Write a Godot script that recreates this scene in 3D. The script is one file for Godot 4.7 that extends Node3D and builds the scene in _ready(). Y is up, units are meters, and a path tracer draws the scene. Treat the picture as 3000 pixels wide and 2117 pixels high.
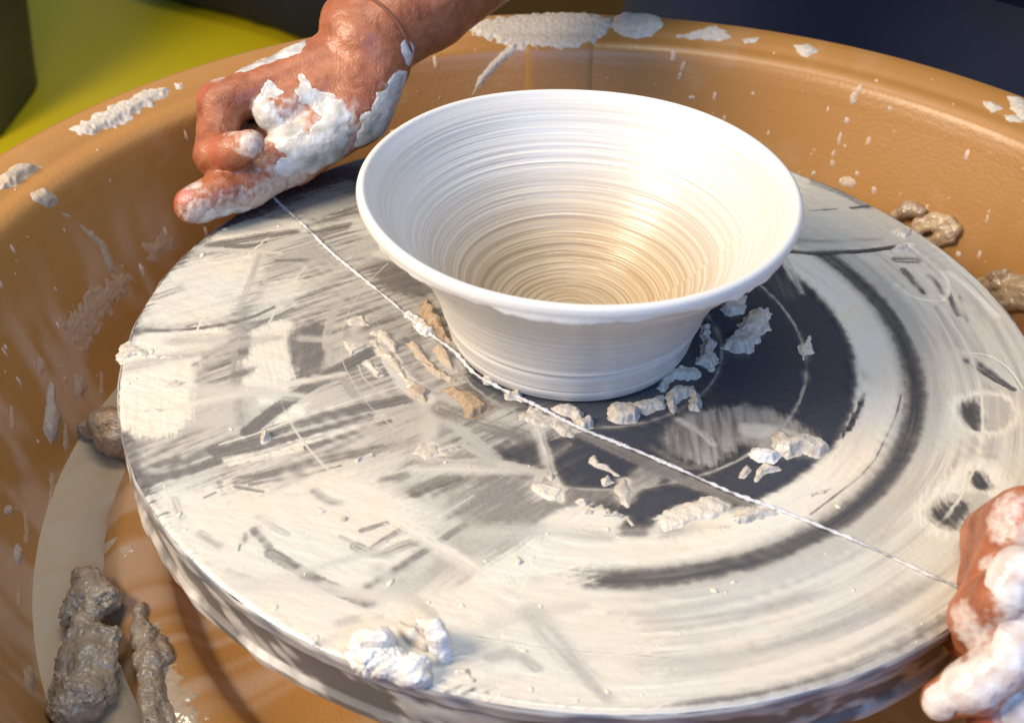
extends Node3D
# A freshly thrown bowl on a potter's wheel, about to be cut free with a wire. Units: metres (helpers named mm take millimetres).

const S := 0.001
const WHITE_CLAY := Color(0.57, 0.51, 0.425)
const PALE_CLAY := Color(0.42, 0.36, 0.285)
const TAN_CLAY := Color(0.40, 0.285, 0.18)
const BROWN_CLAY := Color(0.26, 0.175, 0.105)
const GREY_CLAY := Color(0.36, 0.285, 0.195)
const DARK_CLAY := Color(0.24, 0.19, 0.13)
const COLD_CLAY := Color(0.70, 0.69, 0.67)
const WIRE := [[-129, 8, -104], [-131.5, 2.2, -97], [-128.5, 0.8, -91.4], [-122.9, 0.8, -83.7], [-112, 0.8, -69.4], [-100.6, 0.8, -53], [-88, 0.8, -37.5], [-74.2, 0.8, -20.9], [-65.9, 0.8, -10.1], [-58.6, 0.8, -1.1], [-47.2, 1.3, 11.9], [-39.7, 1.3, 23.6], [-31.4, 1.3, 31], [-18.1, 0.8, 39.9], [-3.1, 0.8, 51.1], [11.3, 0.8, 59.4], [25.3, 0.8, 67.9], [44, 0.8, 80.1], [62.1, 0.8, 89.7], [83, 0.8, 102.1], [95.6, 0.8, 111.1], [103.5, 0.8, 115.9], [107, 1.6, 118.5], [112, 7, 123]]
const FAR_HAND := [[-94, 52.8, -137.6, -71.4, 62.4, -165.6, 18.5, 23],
	[-71.4, 62.4, -165.6, 44, 112, -335, 23, 38],
	[44, 112, -335, 20, 180, -410, 38, 42],
	[-98.6, 58.9, -142.8, -93.2, 57.1, -142.8, 15, 15],
	[-98, 48.8, -133.1, -151.7, 35.9, -109.6, 12, 9.5],
	[-99.1, 48.9, -137.4, -123.7, 42.6, -126, 13, 10],
	[-97.5, 43.4, -126.3, -127.7, 33.1, -108.2, 13, 10],
	[-88.8, 46.3, -132.1, -97, 31.7, -117.5, 15, 15.5],
	[-97, 31.7, -117.5, -121, 19.3, -96.8, 15, 12],
	[-121, 19.3, -96.8, -139.7, 14.5, -80.5, 11, 10],
	[-139.7, 14.5, -80.5, -157.6, 11.4, -67.8, 10, 7.6],
	[-145.3, 15.7, -72.7, -153.6, 14, -67, 7, 5.5],
	[-134.9, 15.2, -85.6, -137.2, 13.5, -84.1, 9.5, 9.5],
	[-151.7, 35.9, -109.6, -150.9, 24.6, -85.5, 9.6, 8],
	[-150.9, 24.6, -85.5, -141.6, 30.8, -78.5, 7.8, 6.9],
	[-141.6, 30.8, -78.5, -133.1, 36.2, -74.2, 6.7, 5.9],
	[-96.2, 42.5, -144.4, -152, 28.2, -122.8, 12, 9.3],
	[-152, 28.2, -122.8, -151.2, 16.8, -98.7, 9.2, 7.8],
	[-151.2, 16.8, -98.7, -125.2, 22.8, -118.7, 7.6, 7],
	[-96.3, 38.3, -151.6, -152.3, 20.4, -136, 12, 9.3],
	[-152.3, 20.4, -136, -151.5, 9.1, -111.9, 9.2, 7.8],
	[-151.5, 9.1, -111.9, -125.5, 15.1, -131.9, 7.6, 7],
	[-96.5, 34, -158.8, -152.6, 12.7, -149.1, 12, 9.3],
	[-152.6, 12.7, -149.1, -151.8, 1.3, -125, 9.2, 7.8],
	[-151.8, 1.3, -125, -125.8, 7.3, -145, 7.6, 7],
	[-98.4, 39.5, -148.9, -97.3, 23.9, -130.7, 14, 14]]
const FAR_CLAY := [[-129.9, 40.1, -111.2, 7.5], [-123.7, 39.9, -113.5, 6.8], [-116, 37.9, -112.9, 9.3], [-109.8, 33.7, -109.7, 10], [-105.1, 30, -104.2, 10.6], [-106.8, 26.7, -97.6, 10.6], [-112.5, 24.2, -90.7, 9.3], [-118.4, 27.1, -92.2, 8.1], [-126, 29.8, -96.6, 6.8], [-130.4, 34.6, -103.8, 7.5], [-103.9, 25, -97.2, 6.8], [-122.8, 20.1, -86.4, 5.6], [-81.3, 42.5, -123.6, 6.2], [-82.9, 38, -119.1, 7.5], [-86.2, 33.6, -114.3, 8.1], [-88.9, 29.8, -109.8, 8.1], [-90.4, 25.9, -105.4, 6.8], [-91.3, 23.2, -101.6, 5], [-77.1, 53, -130.9, 5.6], [-138.5, 46.4, -122.3, 8.1], [-131.6, 46.5, -123.9, 8.1], [-124.7, 48.5, -127.3, 9.3], [-121.2, 45.3, -123.2, 8.1], [-125.6, 43.1, -119.1, 5.6], [-143.4, 46.2, -122.2, 6.8], [-151.9, 8.8, -66.8, 5.6], [-145.5, 8.2, -69.4, 5], [-140.4, 8.2, -73.2, 4.3]]
const FAR_FILM := [[-156, 17.7, -68.4, 5], [-153.3, 9.6, -63.2, 10], [-144.8, 8.7, -66.3, 10], [-137.5, 10, -71.4, 10], [-130.3, 11.5, -77.5, 11], [-125, 14.7, -82.9, 10], [-134.1, 19.4, -83.4, 6], [-138.6, 20.2, -82.8, 4], [-131.3, 22.3, -89.2, 6], [-119.5, 16.4, -86.2, 9], [-101.3, 18.6, -93.1, 7], [-98.1, 20.7, -97, 6], [-131.8, 39.2, -69.2, 8], [-138.4, 38, -79.6, 6], [-134.1, 35.2, -91.9, 7], [-134, 37, -105.3, 5], [-152.4, 45.1, -112.7, 4], [-102.9, 30.3, -101.2, 13], [-120.6, 30.1, -100.2, 14], [-83.2, 36.8, -116.2, 9], [-108.1, 58.5, -144.5, 3], [-76.3, 61, -140.9, 4]]
const FAR_RED := [[-162.4, 13.4, -67.5, 6], [-158.4, 6.6, -63.5, 6], [-157.3, 40.3, -110.2, 9], [-144.3, 30.1, -78.6, 9]]
const STRING_AT := Vector3(-90.7322, 54.6125, -143.1602)
const STRING_U := Vector3(-0.7530, 0.5221, -0.4004)
const STRING_V := Vector3(0.2953, 0.8120, 0.5035)
const STRING_R := 20.5
const FAR_NAIL := [[-159, 16.3, -64.3, 3.6], [-156.8, 16.6, -65.1, 3.4]]
const NEAR_HAND := [[117.3, 28.2, 119.1, 103, 13.2, 140.6, 9.4, 8.6],
	[103, 13.2, 140.6, 104.8, 24.9, 143.2, 8.2, 7.4],
	[104.8, 24.9, 143.2, 107.7, 32.1, 140.3, 7.2, 6.7],
	[101.7, 13.6, 137.8, 100.9, 12.5, 138.6, 6, 6],
	[117.3, 28.2, 119.1, 188, 52, 128, 11, 18],
	[90.4, -1.7, 156.5, 98.8, 5.1, 156.1, 4.6, 7.2],
	[98.8, 5.1, 156.1, 105.6, 12.1, 153.3, 7.4, 7.4],
	[105.6, 12.1, 153.3, 111.9, 17.8, 147.2, 7.4, 8.8],
	[111.9, 17.8, 147.2, 126.8, 23.6, 144, 9, 15],
	[126.8, 23.6, 144, 188, 52, 128, 15, 18],
	[96.4, 3, 155.6, 91.6, -0.8, 156, 6, 5],
	[118, 21.2, 114.2, 107.7, 6.2, 137.7, 9, 8],
	[107.7, 6.2, 137.7, 129.7, 4.2, 145.7, 7.8, 7],
	[118, 21.2, 114.2, 188.3, 48.5, 125.5, 11, 16],
	[118.7, 14.2, 109.3, 108.4, -0.8, 132.8, 9, 8],
	[108.4, -0.8, 132.8, 130.4, -2.8, 140.8, 7.8, 7],
	[118.7, 14.2, 109.3, 188.7, 45, 123.1, 11, 16],
	[119.4, 7.2, 104.4, 109.1, -7.8, 127.9, 9, 8],
	[109.1, -7.8, 127.9, 131.1, -9.8, 135.9, 7.8, 7],
	[119.4, 7.2, 104.4, 189.1, 41.5, 120.7, 11, 16],
	[107.4, -6.9, 157.6, 116, -0.7, 155.2, 8, 8],
	[112.4, -11.2, 159.5, 122.1, -4.3, 156.9, 8, 8],
	[188, 52, 128, 372, 128, -95, 20, 36],
	[372, 128, -95, 392, 230, -260, 36, 40]]
const NEAR_CLAY := [[105.5, 36.8, 143.5, 9.5], [104.4, 34.7, 144.9, 8], [104.7, 30.2, 145.2, 5], [88.8, 2.3, 159, 5], [93.2, 6.8, 159.2, 6], [96.3, 9.9, 160.5, 6.5], [100.1, 13.7, 159.8, 7], [103.2, 18.1, 158, 6.5], [104.6, 21.2, 153.6, 5], [109.4, 2.5, 162.5, 5], [88.7, -0.1, 160.3, 5]]
const NEAR_FILM := [[96.2, 16.9, 145.5, 6], [95.7, 14.8, 147.6, 5], [107.3, 33.6, 121.9, 6], [109.9, 35.2, 120.3, 6], [106.9, 31.4, 125.2, 4], [94.7, 17.4, 142.6, 4], [99, 16.4, 150.9, 5], [104.5, 29.5, 149, 6], [96.8, 11.7, 160.3, 12], [100.9, 15.6, 159.7, 12], [92.7, 9.1, 152.7, 5], [109.2, 4.8, 161.2, 9], [106.7, 21.9, 154.1, 10], [111.7, 33.3, 127.6, 4], [102.6, 26.9, 131.9, 3]]
const NEAR_RED := [[92.9, 6.7, 159.2, 2.5], [104.6, -1, 162.2, 9], [104.4, 15.5, 162, 7], [109.6, 34.9, 121.8, 8]]
var mats := {}
var rng := RandomNumberGenerator.new()


func _ready() -> void:
	rng.seed = 7
	set_camera_and_light()
	make_materials()
	build_surroundings()
	build_splash_pan()
	build_wheel_head()
	build_bowl()
	build_wire()
	build_person()
	build_lumps()
	build_scraps()


func set_camera_and_light() -> void:
	var cam := Camera3D.new()
	cam.name = "camera"
	cam.keep_aspect = Camera3D.KEEP_HEIGHT
	cam.near = 0.02
	cam.far = 20.0
	cam.transform = Transform3D(Basis(Vector3(0.99949743, 0.02521063, -0.01921726), Vector3(-0.03169983, 0.79489265, -0.60592144), Vector3(0, 0.60622611, 0.79529234)), Vector3(-0.02647, 0.26921, 0.36790))
	var lens := CameraAttributesPhysical.new()
	lens.exposure_aperture = 13.0
	lens.exposure_sensitivity = 100.0
	lens.frustum_focus_distance = 0.455
	lens.frustum_focal_length = 35.0
	lens.frustum_near = 0.02
	lens.frustum_far = 20.0
	cam.attributes = lens
	add_child(cam)
	cam.fov = 32.389
	cam.current = true
	var env := Environment.new()
	env.background_mode = Environment.BG_COLOR
	env.background_color = Color(0.66, 0.76, 0.92)
	env.background_energy_multiplier = 0.18
	env.tonemap_mode = Environment.TONE_MAPPER_LINEAR
	env.tonemap_exposure = 2.0
	env.sdfgi_enabled = true
	env.ssao_enabled = true
	env.ssil_enabled = true
	var we := WorldEnvironment.new()
	we.name = "environment"
	we.environment = env
	add_child(we)
	area("lamp_beside_wheel", Vector3(-1.05, 0.86, 0.34), Vector3(0, 0, 0), Vector2(0.6, 0.6), Color(1.0, 0.93, 0.83), 1.7)
	area("window_light", Vector3(0.38, 0.80, 1.1), Vector3(0, 0.03, 0), Vector2(1.1, 0.8), Color(0.52, 0.73, 1.0), 0.62)
	area("ceiling_light", Vector3(0.0, 1.6, -0.2), Vector3(0, 0, 0), Vector2(0.9, 0.3), Color(1.0, 0.97, 0.92), 0.62)


func area(called: String, at: Vector3, to: Vector3, size: Vector2, c: Color, e: float) -> void:
	var l := AreaLight3D.new()
	l.name = called
	l.area_size = size
	l.area_normalize_energy = true
	l.light_color = c
	l.light_energy = e
	l.area_range = 6.0
	l.shadow_enabled = true
	add_child(l)
	l.look_at_from_position(at, to, Vector3.UP if absf((to - at).normalized().y) < 0.98 else Vector3.FORWARD)


# ---------------------------------------------------------------- materials

func lin(r: float, g: float, b: float) -> Color:
	return Color(r, g, b).linear_to_srgb()


func noise(freq: float, sd: int, octaves := 4, ridged := false) -> FastNoiseLite:
	var n := FastNoiseLite.new()
	n.noise_type = FastNoiseLite.TYPE_SIMPLEX_SMOOTH
	n.seed = sd
	n.frequency = freq
	n.fractal_type = FastNoiseLite.FRACTAL_RIDGED if ridged else FastNoiseLite.FRACTAL_FBM
	n.fractal_octaves = octaves
	return n


func bump_texture(freq: float, sd: int, octaves := 5, side := 256) -> NoiseTexture2D:
	var t := NoiseTexture2D.new()
	t.width = side
	t.height = side
	t.seamless = true
	t.noise = noise(freq, sd, octaves)
	return t


func mat(called: String, c: Color, rough: float, vertex := false) -> StandardMaterial3D:
	var m := StandardMaterial3D.new()
	m.resource_name = called
	m.albedo_color = c
	m.roughness = rough
	m.vertex_color_use_as_albedo = vertex
	mats[called] = m
	return m


func relief(m: StandardMaterial3D, tex: Texture2D, cm: float, per_metre: float) -> void:
	m.uv1_triplanar = true
	m.uv1_scale = Vector3.ONE * per_metre
	m.heightmap_enabled = true
	m.heightmap_texture = tex
	m.heightmap_scale = cm


func make_materials() -> void:
	var fine := bump_texture(0.03, 3)
	var coarse := bump_texture(0.015, 4)
	var m := mat("pan", Color.WHITE, 0.36, true)
	relief(m, bump_texture(0.06, 8), 0.012, 25.0)
	m = mat("bowl_clay", Color.WHITE, 0.42, true)
	m = mat("slip", Color.WHITE, 0.3, true)
	relief(m, fine, 0.05, 30.0)
	m.clearcoat_enabled = true
	m.clearcoat = 0.35
	m.clearcoat_roughness = 0.12
	m = mat("slip_bead", Color.WHITE, 0.1, true)
	m = mat("dry_clay", Color.WHITE, 0.62, true)
	relief(m, fine, 0.035, 40.0)
	m = mat("wet_lump", Color.WHITE, 0.34, true)
	relief(m, coarse, 0.07, 30.0)
	m.clearcoat_enabled = true
	m.clearcoat = 0.3
	m.clearcoat_roughness = 0.22
	m = mat("skin", Color.WHITE, 0.38, true)
	relief(m, bump_texture(0.05, 12), 0.022, 60.0)
	m.subsurf_scatter_enabled = true
	m.subsurf_scatter_strength = 0.06
	m = mat("wire_coat", Color.WHITE, 0.45, true)
	m = mat("puddle", lin(0.46, 0.355, 0.225), 0.06)
	relief(m, bump_texture(0.02, 21, 3), 0.12, 9.0)
	m = mat("puddle_film", Color.WHITE, 0.1, true)
	m = mat("denim", lin(0.002, 0.006, 0.026), 1.0)
	relief(m, bump_texture(0.2, 5, 2), 0.05, 90.0)
	m = mat("black_cloth", lin(0.006, 0.006, 0.007), 0.9)
	m = mat("floor_paint", lin(0.66, 0.50, 0.002), 0.6)
	m = mat("bin_plastic", lin(0.035, 0.04, 0.035), 0.5)
	m = mat("black_rubber", lin(0.004, 0.004, 0.004), 0.6)
	m = mat("bracelet", lin(0.19, 0.07, 0.03), 0.8)
	m = mat("brown_wood", lin(0.05, 0.025, 0.004), 0.6)


# ---------------------------------------------------------------- naming

func thing(called: String, label: String, category: String, at := Vector3.ZERO, group := "") -> Node3D:
	var o := Node3D.new()
	o.name = called
	add_child(o, true)
	o.position = at
	tag(o, label, category, group)
	return o


func tag(o: Node, label: String, category := "", group := "") -> void:
	if label:
		o.set_meta("label", label)
	if category:
		o.set_meta("category", category)
	if group:
		o.set_meta("group", group)


func put(called: String, mesh: Mesh, material: Material, parent: Node = null) -> MeshInstance3D:
	var o := MeshInstance3D.new()
	o.name = called
	o.mesh = mesh
	o.material_override = material
	(parent if parent else self).add_child(o, true)
	return o


# ---------------------------------------------------------------- mesh helpers

func to_mesh(v: PackedVector3Array, n: PackedVector3Array, idx: PackedInt32Array, c := PackedColorArray(), uv := PackedVector2Array()) -> ArrayMesh:
	var a := []
	a.resize(Mesh.ARRAY_MAX)
	a[Mesh.ARRAY_VERTEX] = v
	a[Mesh.ARRAY_NORMAL] = n if n.size() == v.size() else smooth_normals(v, idx)
	a[Mesh.ARRAY_INDEX] = idx
	if c.size() == v.size():
		a[Mesh.ARRAY_COLOR] = c
	if uv.size() == v.size():
		a[Mesh.ARRAY_TEX_UV] = uv
	var m := ArrayMesh.new()
	m.add_surface_from_arrays(Mesh.PRIMITIVE_TRIANGLES, a)
	return m


func smooth_normals(v: PackedVector3Array, idx: PackedInt32Array) -> PackedVector3Array:
	var n := PackedVector3Array()
	n.resize(v.size())
	for i in range(0, idx.size(), 3):
		var a := v[idx[i]]
		var f := (v[idx[i + 2]] - a).cross(v[idx[i + 1]] - a)
		n[idx[i]] += f
		n[idx[i + 1]] += f
		n[idx[i + 2]] += f
	for i in n.size():
		n[i] = n[i].normalized()
	return n


# A grid of rows x cols points given by f(row, col); wrap joins the last column to the first.
func grid(rows: int, cols: int, f: Callable, wrap: bool, uvf = null, cf = null, keep = null) -> ArrayMesh:
	var v := PackedVector3Array()
	var uv := PackedVector2Array()
	var c := PackedColorArray()
	var idx := PackedInt32Array()
	for i in rows:
		for j in cols:
			v.append(f.call(i, j))
			if uvf != null:
				uv.append(uvf.call(i, j))
			if cf != null:
				c.append(cf.call(i, j))
	for i in rows - 1:
		for j in (cols if wrap else cols - 1):
			var k := (j + 1) % cols
			if keep != null and not keep.call(i, j):
				continue
			var a := i * cols + j
			var b := i * cols + k
			idx.append_array([a, b, a + cols, b, b + cols, a + cols])
	return to_mesh(v, PackedVector3Array(), idx, c, uv)


func tube(path: PackedVector3Array, radius: Callable, sides: int, colour = null) -> ArrayMesh:
	var v := PackedVector3Array()
	var c := PackedColorArray()
	var idx := PackedInt32Array()
	for i in path.size():
		var d := (path[mini(i + 1, path.size() - 1)] - path[maxi(i - 1, 0)]).normalized()
		var s := d.cross(Vector3.UP if absf(d.y) < 0.9 else Vector3.RIGHT).normalized()
		var u := s.cross(d)
		for j in sides:
			var t := TAU * j / sides
			v.append(path[i] + (s * cos(t) + u * sin(t)) * float(radius.call(i, t)))
			if colour != null:
				c.append(colour.call(i, t))
	for i in path.size() - 1:
		for j in sides:
			var k := (j + 1) % sides
			var a := i * sides + j
			var b := i * sides + k
			idx.append_array([a, b, a + sides, b, b + sides, a + sides])
	for e in [0, path.size() - 1]:
		for j in range(1, sides - 1):
			idx.append_array([e * sides, e * sides + j, e * sides + j + 1])
	return to_mesh(v, PackedVector3Array(), idx, c)


func spline(pts: Array, step: float) -> PackedVector3Array:
	var c := Curve3D.new()
	c.bake_interval = step
	for i in pts.size():
		var a: Vector3 = pts[maxi(i - 1, 0)]
		var b: Vector3 = pts[mini(i + 1, pts.size() - 1)]
		var t := (b - a) / 6.0
		c.add_point(pts[i], -t, t)
	return c.get_baked_points()


# Surface nets over a smooth union of tapered capsules. bones: [ax, ay, az, bx, by, bz, ra, rb] in millimetres. Gives vertices in millimetres.
func nets(bones: Array, cell: float, blend: float, rough: FastNoiseLite, amp: float, dig := false) -> Dictionary:
	var A := PackedVector3Array()
	var D := PackedVector3Array()
	var R := PackedFloat32Array()
	var Q := PackedFloat32Array()
	var L := PackedFloat32Array()
	var lo := Vector3.INF
	var hi := -Vector3.INF
	for b in bones:
		var a := Vector3(b[0], b[1], b[2])
		var e := Vector3(b[3], b[4], b[5])
		A.append(a)
		D.append(e - a)
		R.append(b[6])
		Q.append(float(b[7]) - float(b[6]))
		L.append(maxf((e - a).length_squared(), 1e-6))
		var r := maxf(b[6], b[7]) + amp + blend * 0.5 + 2.0 * cell
		lo = lo.min(a - Vector3.ONE * r).min(e - Vector3.ONE * r)
		hi = hi.max(a + Vector3.ONE * r).max(e + Vector3.ONE * r)
	var K := 8
	var nb := Vector3i(((hi - lo) / (cell * K)).ceil())
	var n := nb * K + Vector3i.ONE
	var sx := 1
	var sy := n.x
	var sz := n.x * n.y
	var F := PackedFloat32Array()
	F.resize(n.x * n.y * n.z)
	F.fill(1e9)
	var active := []
	var half := cell * K * 0.5
	var reach := half * 1.7321 + amp + 0.1
	for bz in nb.z:
		for by in nb.y:
			for bx in nb.x:
				var c := lo + Vector3(bx, by, bz) * cell * K + Vector3.ONE * half
				var near := PackedInt32Array()
				var ds := PackedFloat32Array()
				var best := 1e9
				for k in A.size():
					var t := clampf((c - A[k]).dot(D[k]) / L[k], 0.0, 1.0)
					var d := (c - A[k] - D[k] * t).length() - R[k] - Q[k] * t
					ds.append(d)
					best = minf(best, d)
				if best - blend > reach or best < -reach - blend:
					continue
				for k in A.size():
					if ds[k] < best + 2.0 * half * 1.7321 + blend:
						near.append(k)
				active.append(Vector3i(bx, by, bz))
				for z in range(bz * K, bz * K + K + 1):
					for y in range(by * K, by * K + K + 1):
						for x in range(bx * K, bx * K + K + 1):
							var at := x + y * sy + z * sz
							if F[at] < 1e8:
								continue
							var p := lo + Vector3(x, y, z) * cell
							var f := 1e6
							for k in near:
								var w := p - A[k]
								var t := clampf(w.dot(D[k]) / L[k], 0.0, 1.0)
								var d := (w - D[k] * t).length() - R[k] - Q[k] * t
								var h := maxf(blend - absf(f - d), 0.0) / blend
								f = minf(f, d) - h * h * blend * 0.25
							if amp > 0.0 and absf(f) < amp * 2.0 + cell:
								f += (-1.0 if dig else 1.0) * rough.get_noise_3dv(p) * amp
							F[at] = f
	var ids := PackedInt32Array()
	ids.resize(F.size())
	ids.fill(-1)
	var v := PackedVector3Array()
	var nn := PackedVector3Array()
	var off := [0, sx, sy, sx + sy, sz, sx + sz, sy + sz, sx + sy + sz]
	for b in active:
		for z in range(b.z * K, b.z * K + K):
			for y in range(b.y * K, b.y * K + K):
				for x in range(b.x * K, b.x * K + K):
					var at: int = x + y * sy + z * sz
					var q := [F[at], F[at + sx], F[at + sy], F[at + sx + sy], F[at + sz], F[at + sx + sz], F[at + sy + sz], F[at + sx + sy + sz]]
					var neg := 0
					for i in 8:
						if q[i] < 0.0:
							neg += 1
					if neg == 0 or neg == 8 or q.max() > 1e8:
						continue
					var s := Vector3.ZERO
					var cnt := 0
					for e in [[0, 1], [2, 3], [4, 5], [6, 7], [0, 2], [1, 3], [4, 6], [5, 7], [0, 4], [1, 5], [2, 6], [3, 7]]:
						var fa: float = q[e[0]]
						var fb: float = q[e[1]]
						if (fa < 0.0) != (fb < 0.0):
							var t := fa / (fa - fb)
							var pa := Vector3(e[0] & 1, (e[0] >> 1) & 1, e[0] >> 2)
							var pb := Vector3(e[1] & 1, (e[1] >> 1) & 1, e[1] >> 2)
							s += pa.lerp(pb, t)
							cnt += 1
					ids[at] = v.size()
					v.append(lo + (Vector3(x, y, z) + s / cnt) * cell)
					nn.append(Vector3(q[1] + q[3] + q[5] + q[7] - q[0] - q[2] - q[4] - q[6], q[2] + q[3] + q[6] + q[7] - q[0] - q[1] - q[4] - q[5], q[4] + q[5] + q[6] + q[7] - q[0] - q[1] - q[2] - q[3]).normalized())
	var idx := PackedInt32Array()
	for b in active:
		for z in range(b.z * K, b.z * K + K):
			for y in range(b.y * K, b.y * K + K):
				for x in range(b.x * K, b.x * K + K):
					var at: int = x + y * sy + z * sz
					if ids[at] < 0:
						continue
					for axis in 3:
						var step: int = [sx, sy, sz][axis]
						var u: int = [sy, sz, sx][axis]
						var w: int = [sz, sx, sy][axis]
						if (F[at] < 0.0) == (F[at + step] < 0.0) or at < u + w:
							continue
						var a := ids[at]
						var c1 := ids[at - u]
						var c2 := ids[at - w]
						var c3 := ids[at - u - w]
						if c1 < 0 or c2 < 0 or c3 < 0:
							continue
						if F[at] < 0.0:
							idx.append_array([a, c3, c1, a, c2, c3])
						else:
							idx.append_array([a, c1, c3, a, c3, c2])
	return {"v": v, "n": nn, "idx": idx}


func scaled(v: PackedVector3Array) -> PackedVector3Array:
	var o := PackedVector3Array()
	o.resize(v.size())
	for i in v.size():
		o[i] = v[i] * S
	return o


# A skin of clay on a body made by nets(): the vertices where mask(p, n) > -1 pushed out by it, dipping under the body at the edge.
func coat(body: Dictionary, mask: Callable, thick: float, colour: Callable) -> ArrayMesh:
	var v := PackedVector3Array()
	var nn := PackedVector3Array()
	var c := PackedColorArray()
	var idx := PackedInt32Array()
	var at := PackedInt32Array()
	var h := PackedFloat32Array()
	at.resize(body.v.size())
	at.fill(-1)
	h.resize(body.v.size())
	for i in body.v.size():
		h[i] = mask.call(body.v[i])
	var bi: PackedInt32Array = body.idx
	for i in range(0, bi.size(), 3):
		if maxf(h[bi[i]], maxf(h[bi[i + 1]], h[bi[i + 2]])) < -0.05:
			continue
		for k in 3:
			var j := bi[i + k]
			if at[j] < 0:
				at[j] = v.size()
				var m := h[j]
				var out := thick * pow(clampf(m, 0.0, 1.0), 0.7) + 0.1 if m > 0.0 else maxf(m * 6.0, -0.5) + 0.1
				v.append((body.v[j] + body.n[j] * out) * S)
				c.append(colour.call(body.v[j], m))
			idx.append(at[j])
	return to_mesh(v, nn, idx, c)


# Distance (mm) inside a polygon, negative outside.
func inside(poly: PackedVector2Array, p: Vector2) -> float:
	var best := 1e9
	var odd := false
	var j := poly.size() - 1
	for i in poly.size():
		var a := poly[j]
		var b := poly[i]
		var e := b - a
		var w := p - a
		var t := clampf(w.dot(e) / maxf(e.length_squared(), 1e-6), 0.0, 1.0)
		best = minf(best, (w - e * t).length_squared())
		if (a.y > p.y) != (b.y > p.y) and p.x < e.x * (p.y - a.y) / e.y + a.x:
			odd = not odd
		j = i
	return sqrt(best) if odd else -sqrt(best)


func poly(flat: Array) -> PackedVector2Array:
	var o := PackedVector2Array()
	for i in range(0, flat.size(), 2):
		o.append(Vector2(flat[i], flat[i + 1]))
	return o


# Rounds the corners of a polyline.
func rounded(p: PackedVector2Array, closed: bool) -> PackedVector2Array:
	var o := PackedVector2Array()
	var n := p.size()
	if not closed:
		o.append(p[0])
	for i in (n if closed else n - 1):
		var b := p[(i + 1) % n]
		o.append(p[i].lerp(b, 0.25))
		o.append(p[i].lerp(b, 0.75))
	if not closed:
		o.append(p[n - 1])
	return o


# A patch of clay lying on a surface: place(u, v) -> [point, normal] in metres for u, v in millimetres. Its edge dips under the surface.
func patch(outline: PackedVector2Array, cell: float, thick: float, edge: float, ragged: float, lumpy: float, sd: int, place: Callable, tone: Color, tone2: Color) -> ArrayMesh:
	var box := Rect2(outline[0], Vector2.ZERO)
	for q in outline:
		box = box.expand(q)
	box = box.grow(cell * 2.0 + ragged)
	var na := noise(0.16, sd, 4)
	var nb := noise(0.085, sd + 1, 2)
	var nc := noise(0.42, sd + 2, 3, true)
	var cols := int(box.size.x / cell) + 2
	var rows := int(box.size.y / cell) + 2
	var h := PackedFloat32Array()
	for i in rows:
		for j in cols:
			var p := box.position + Vector2(j, i) * cell
			var d := inside(outline, p) + na.get_noise_2dv(p) * ragged
			var k := smoothstep(0.0, edge, d)
			h.append((thick * k * maxf(0.85 - lumpy * 0.1 + lumpy * 0.34 * nb.get_noise_2dv(p), 0.2) + minf(0.16, thick * 0.06) * k * nc.get_noise_2dv(p) if d > 0.0 else maxf(d * 0.5, -0.8)))
	return grid(rows, cols, func(i: int, j: int):
		var p := box.position + Vector2(j, i) * cell
		var s: Array = place.call(p.x, p.y)
		return s[0] + s[1] * h[i * cols + j] * S
	, false, null, func(i: int, j: int):
		var p := box.position + Vector2(j, i) * cell
		return tone.lerp(tone2, clampf(0.5 + 0.9 * na.get_noise_2dv(p * 2.3 + Vector2(90, 0)), 0.0, 1.0))
	, func(i: int, j: int):
		var a: int = i * cols + j
		return maxf(maxf(h[a], h[a + 1]), maxf(h[a + cols], h[a + cols + 1])) > -0.45)


func on_wheel(x: float, z: float) -> Array:
	return [Vector3(x * S, 0.0002, z * S), Vector3.UP]

# ---------------------------------------------------------------- what shows beyond the pan

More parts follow.
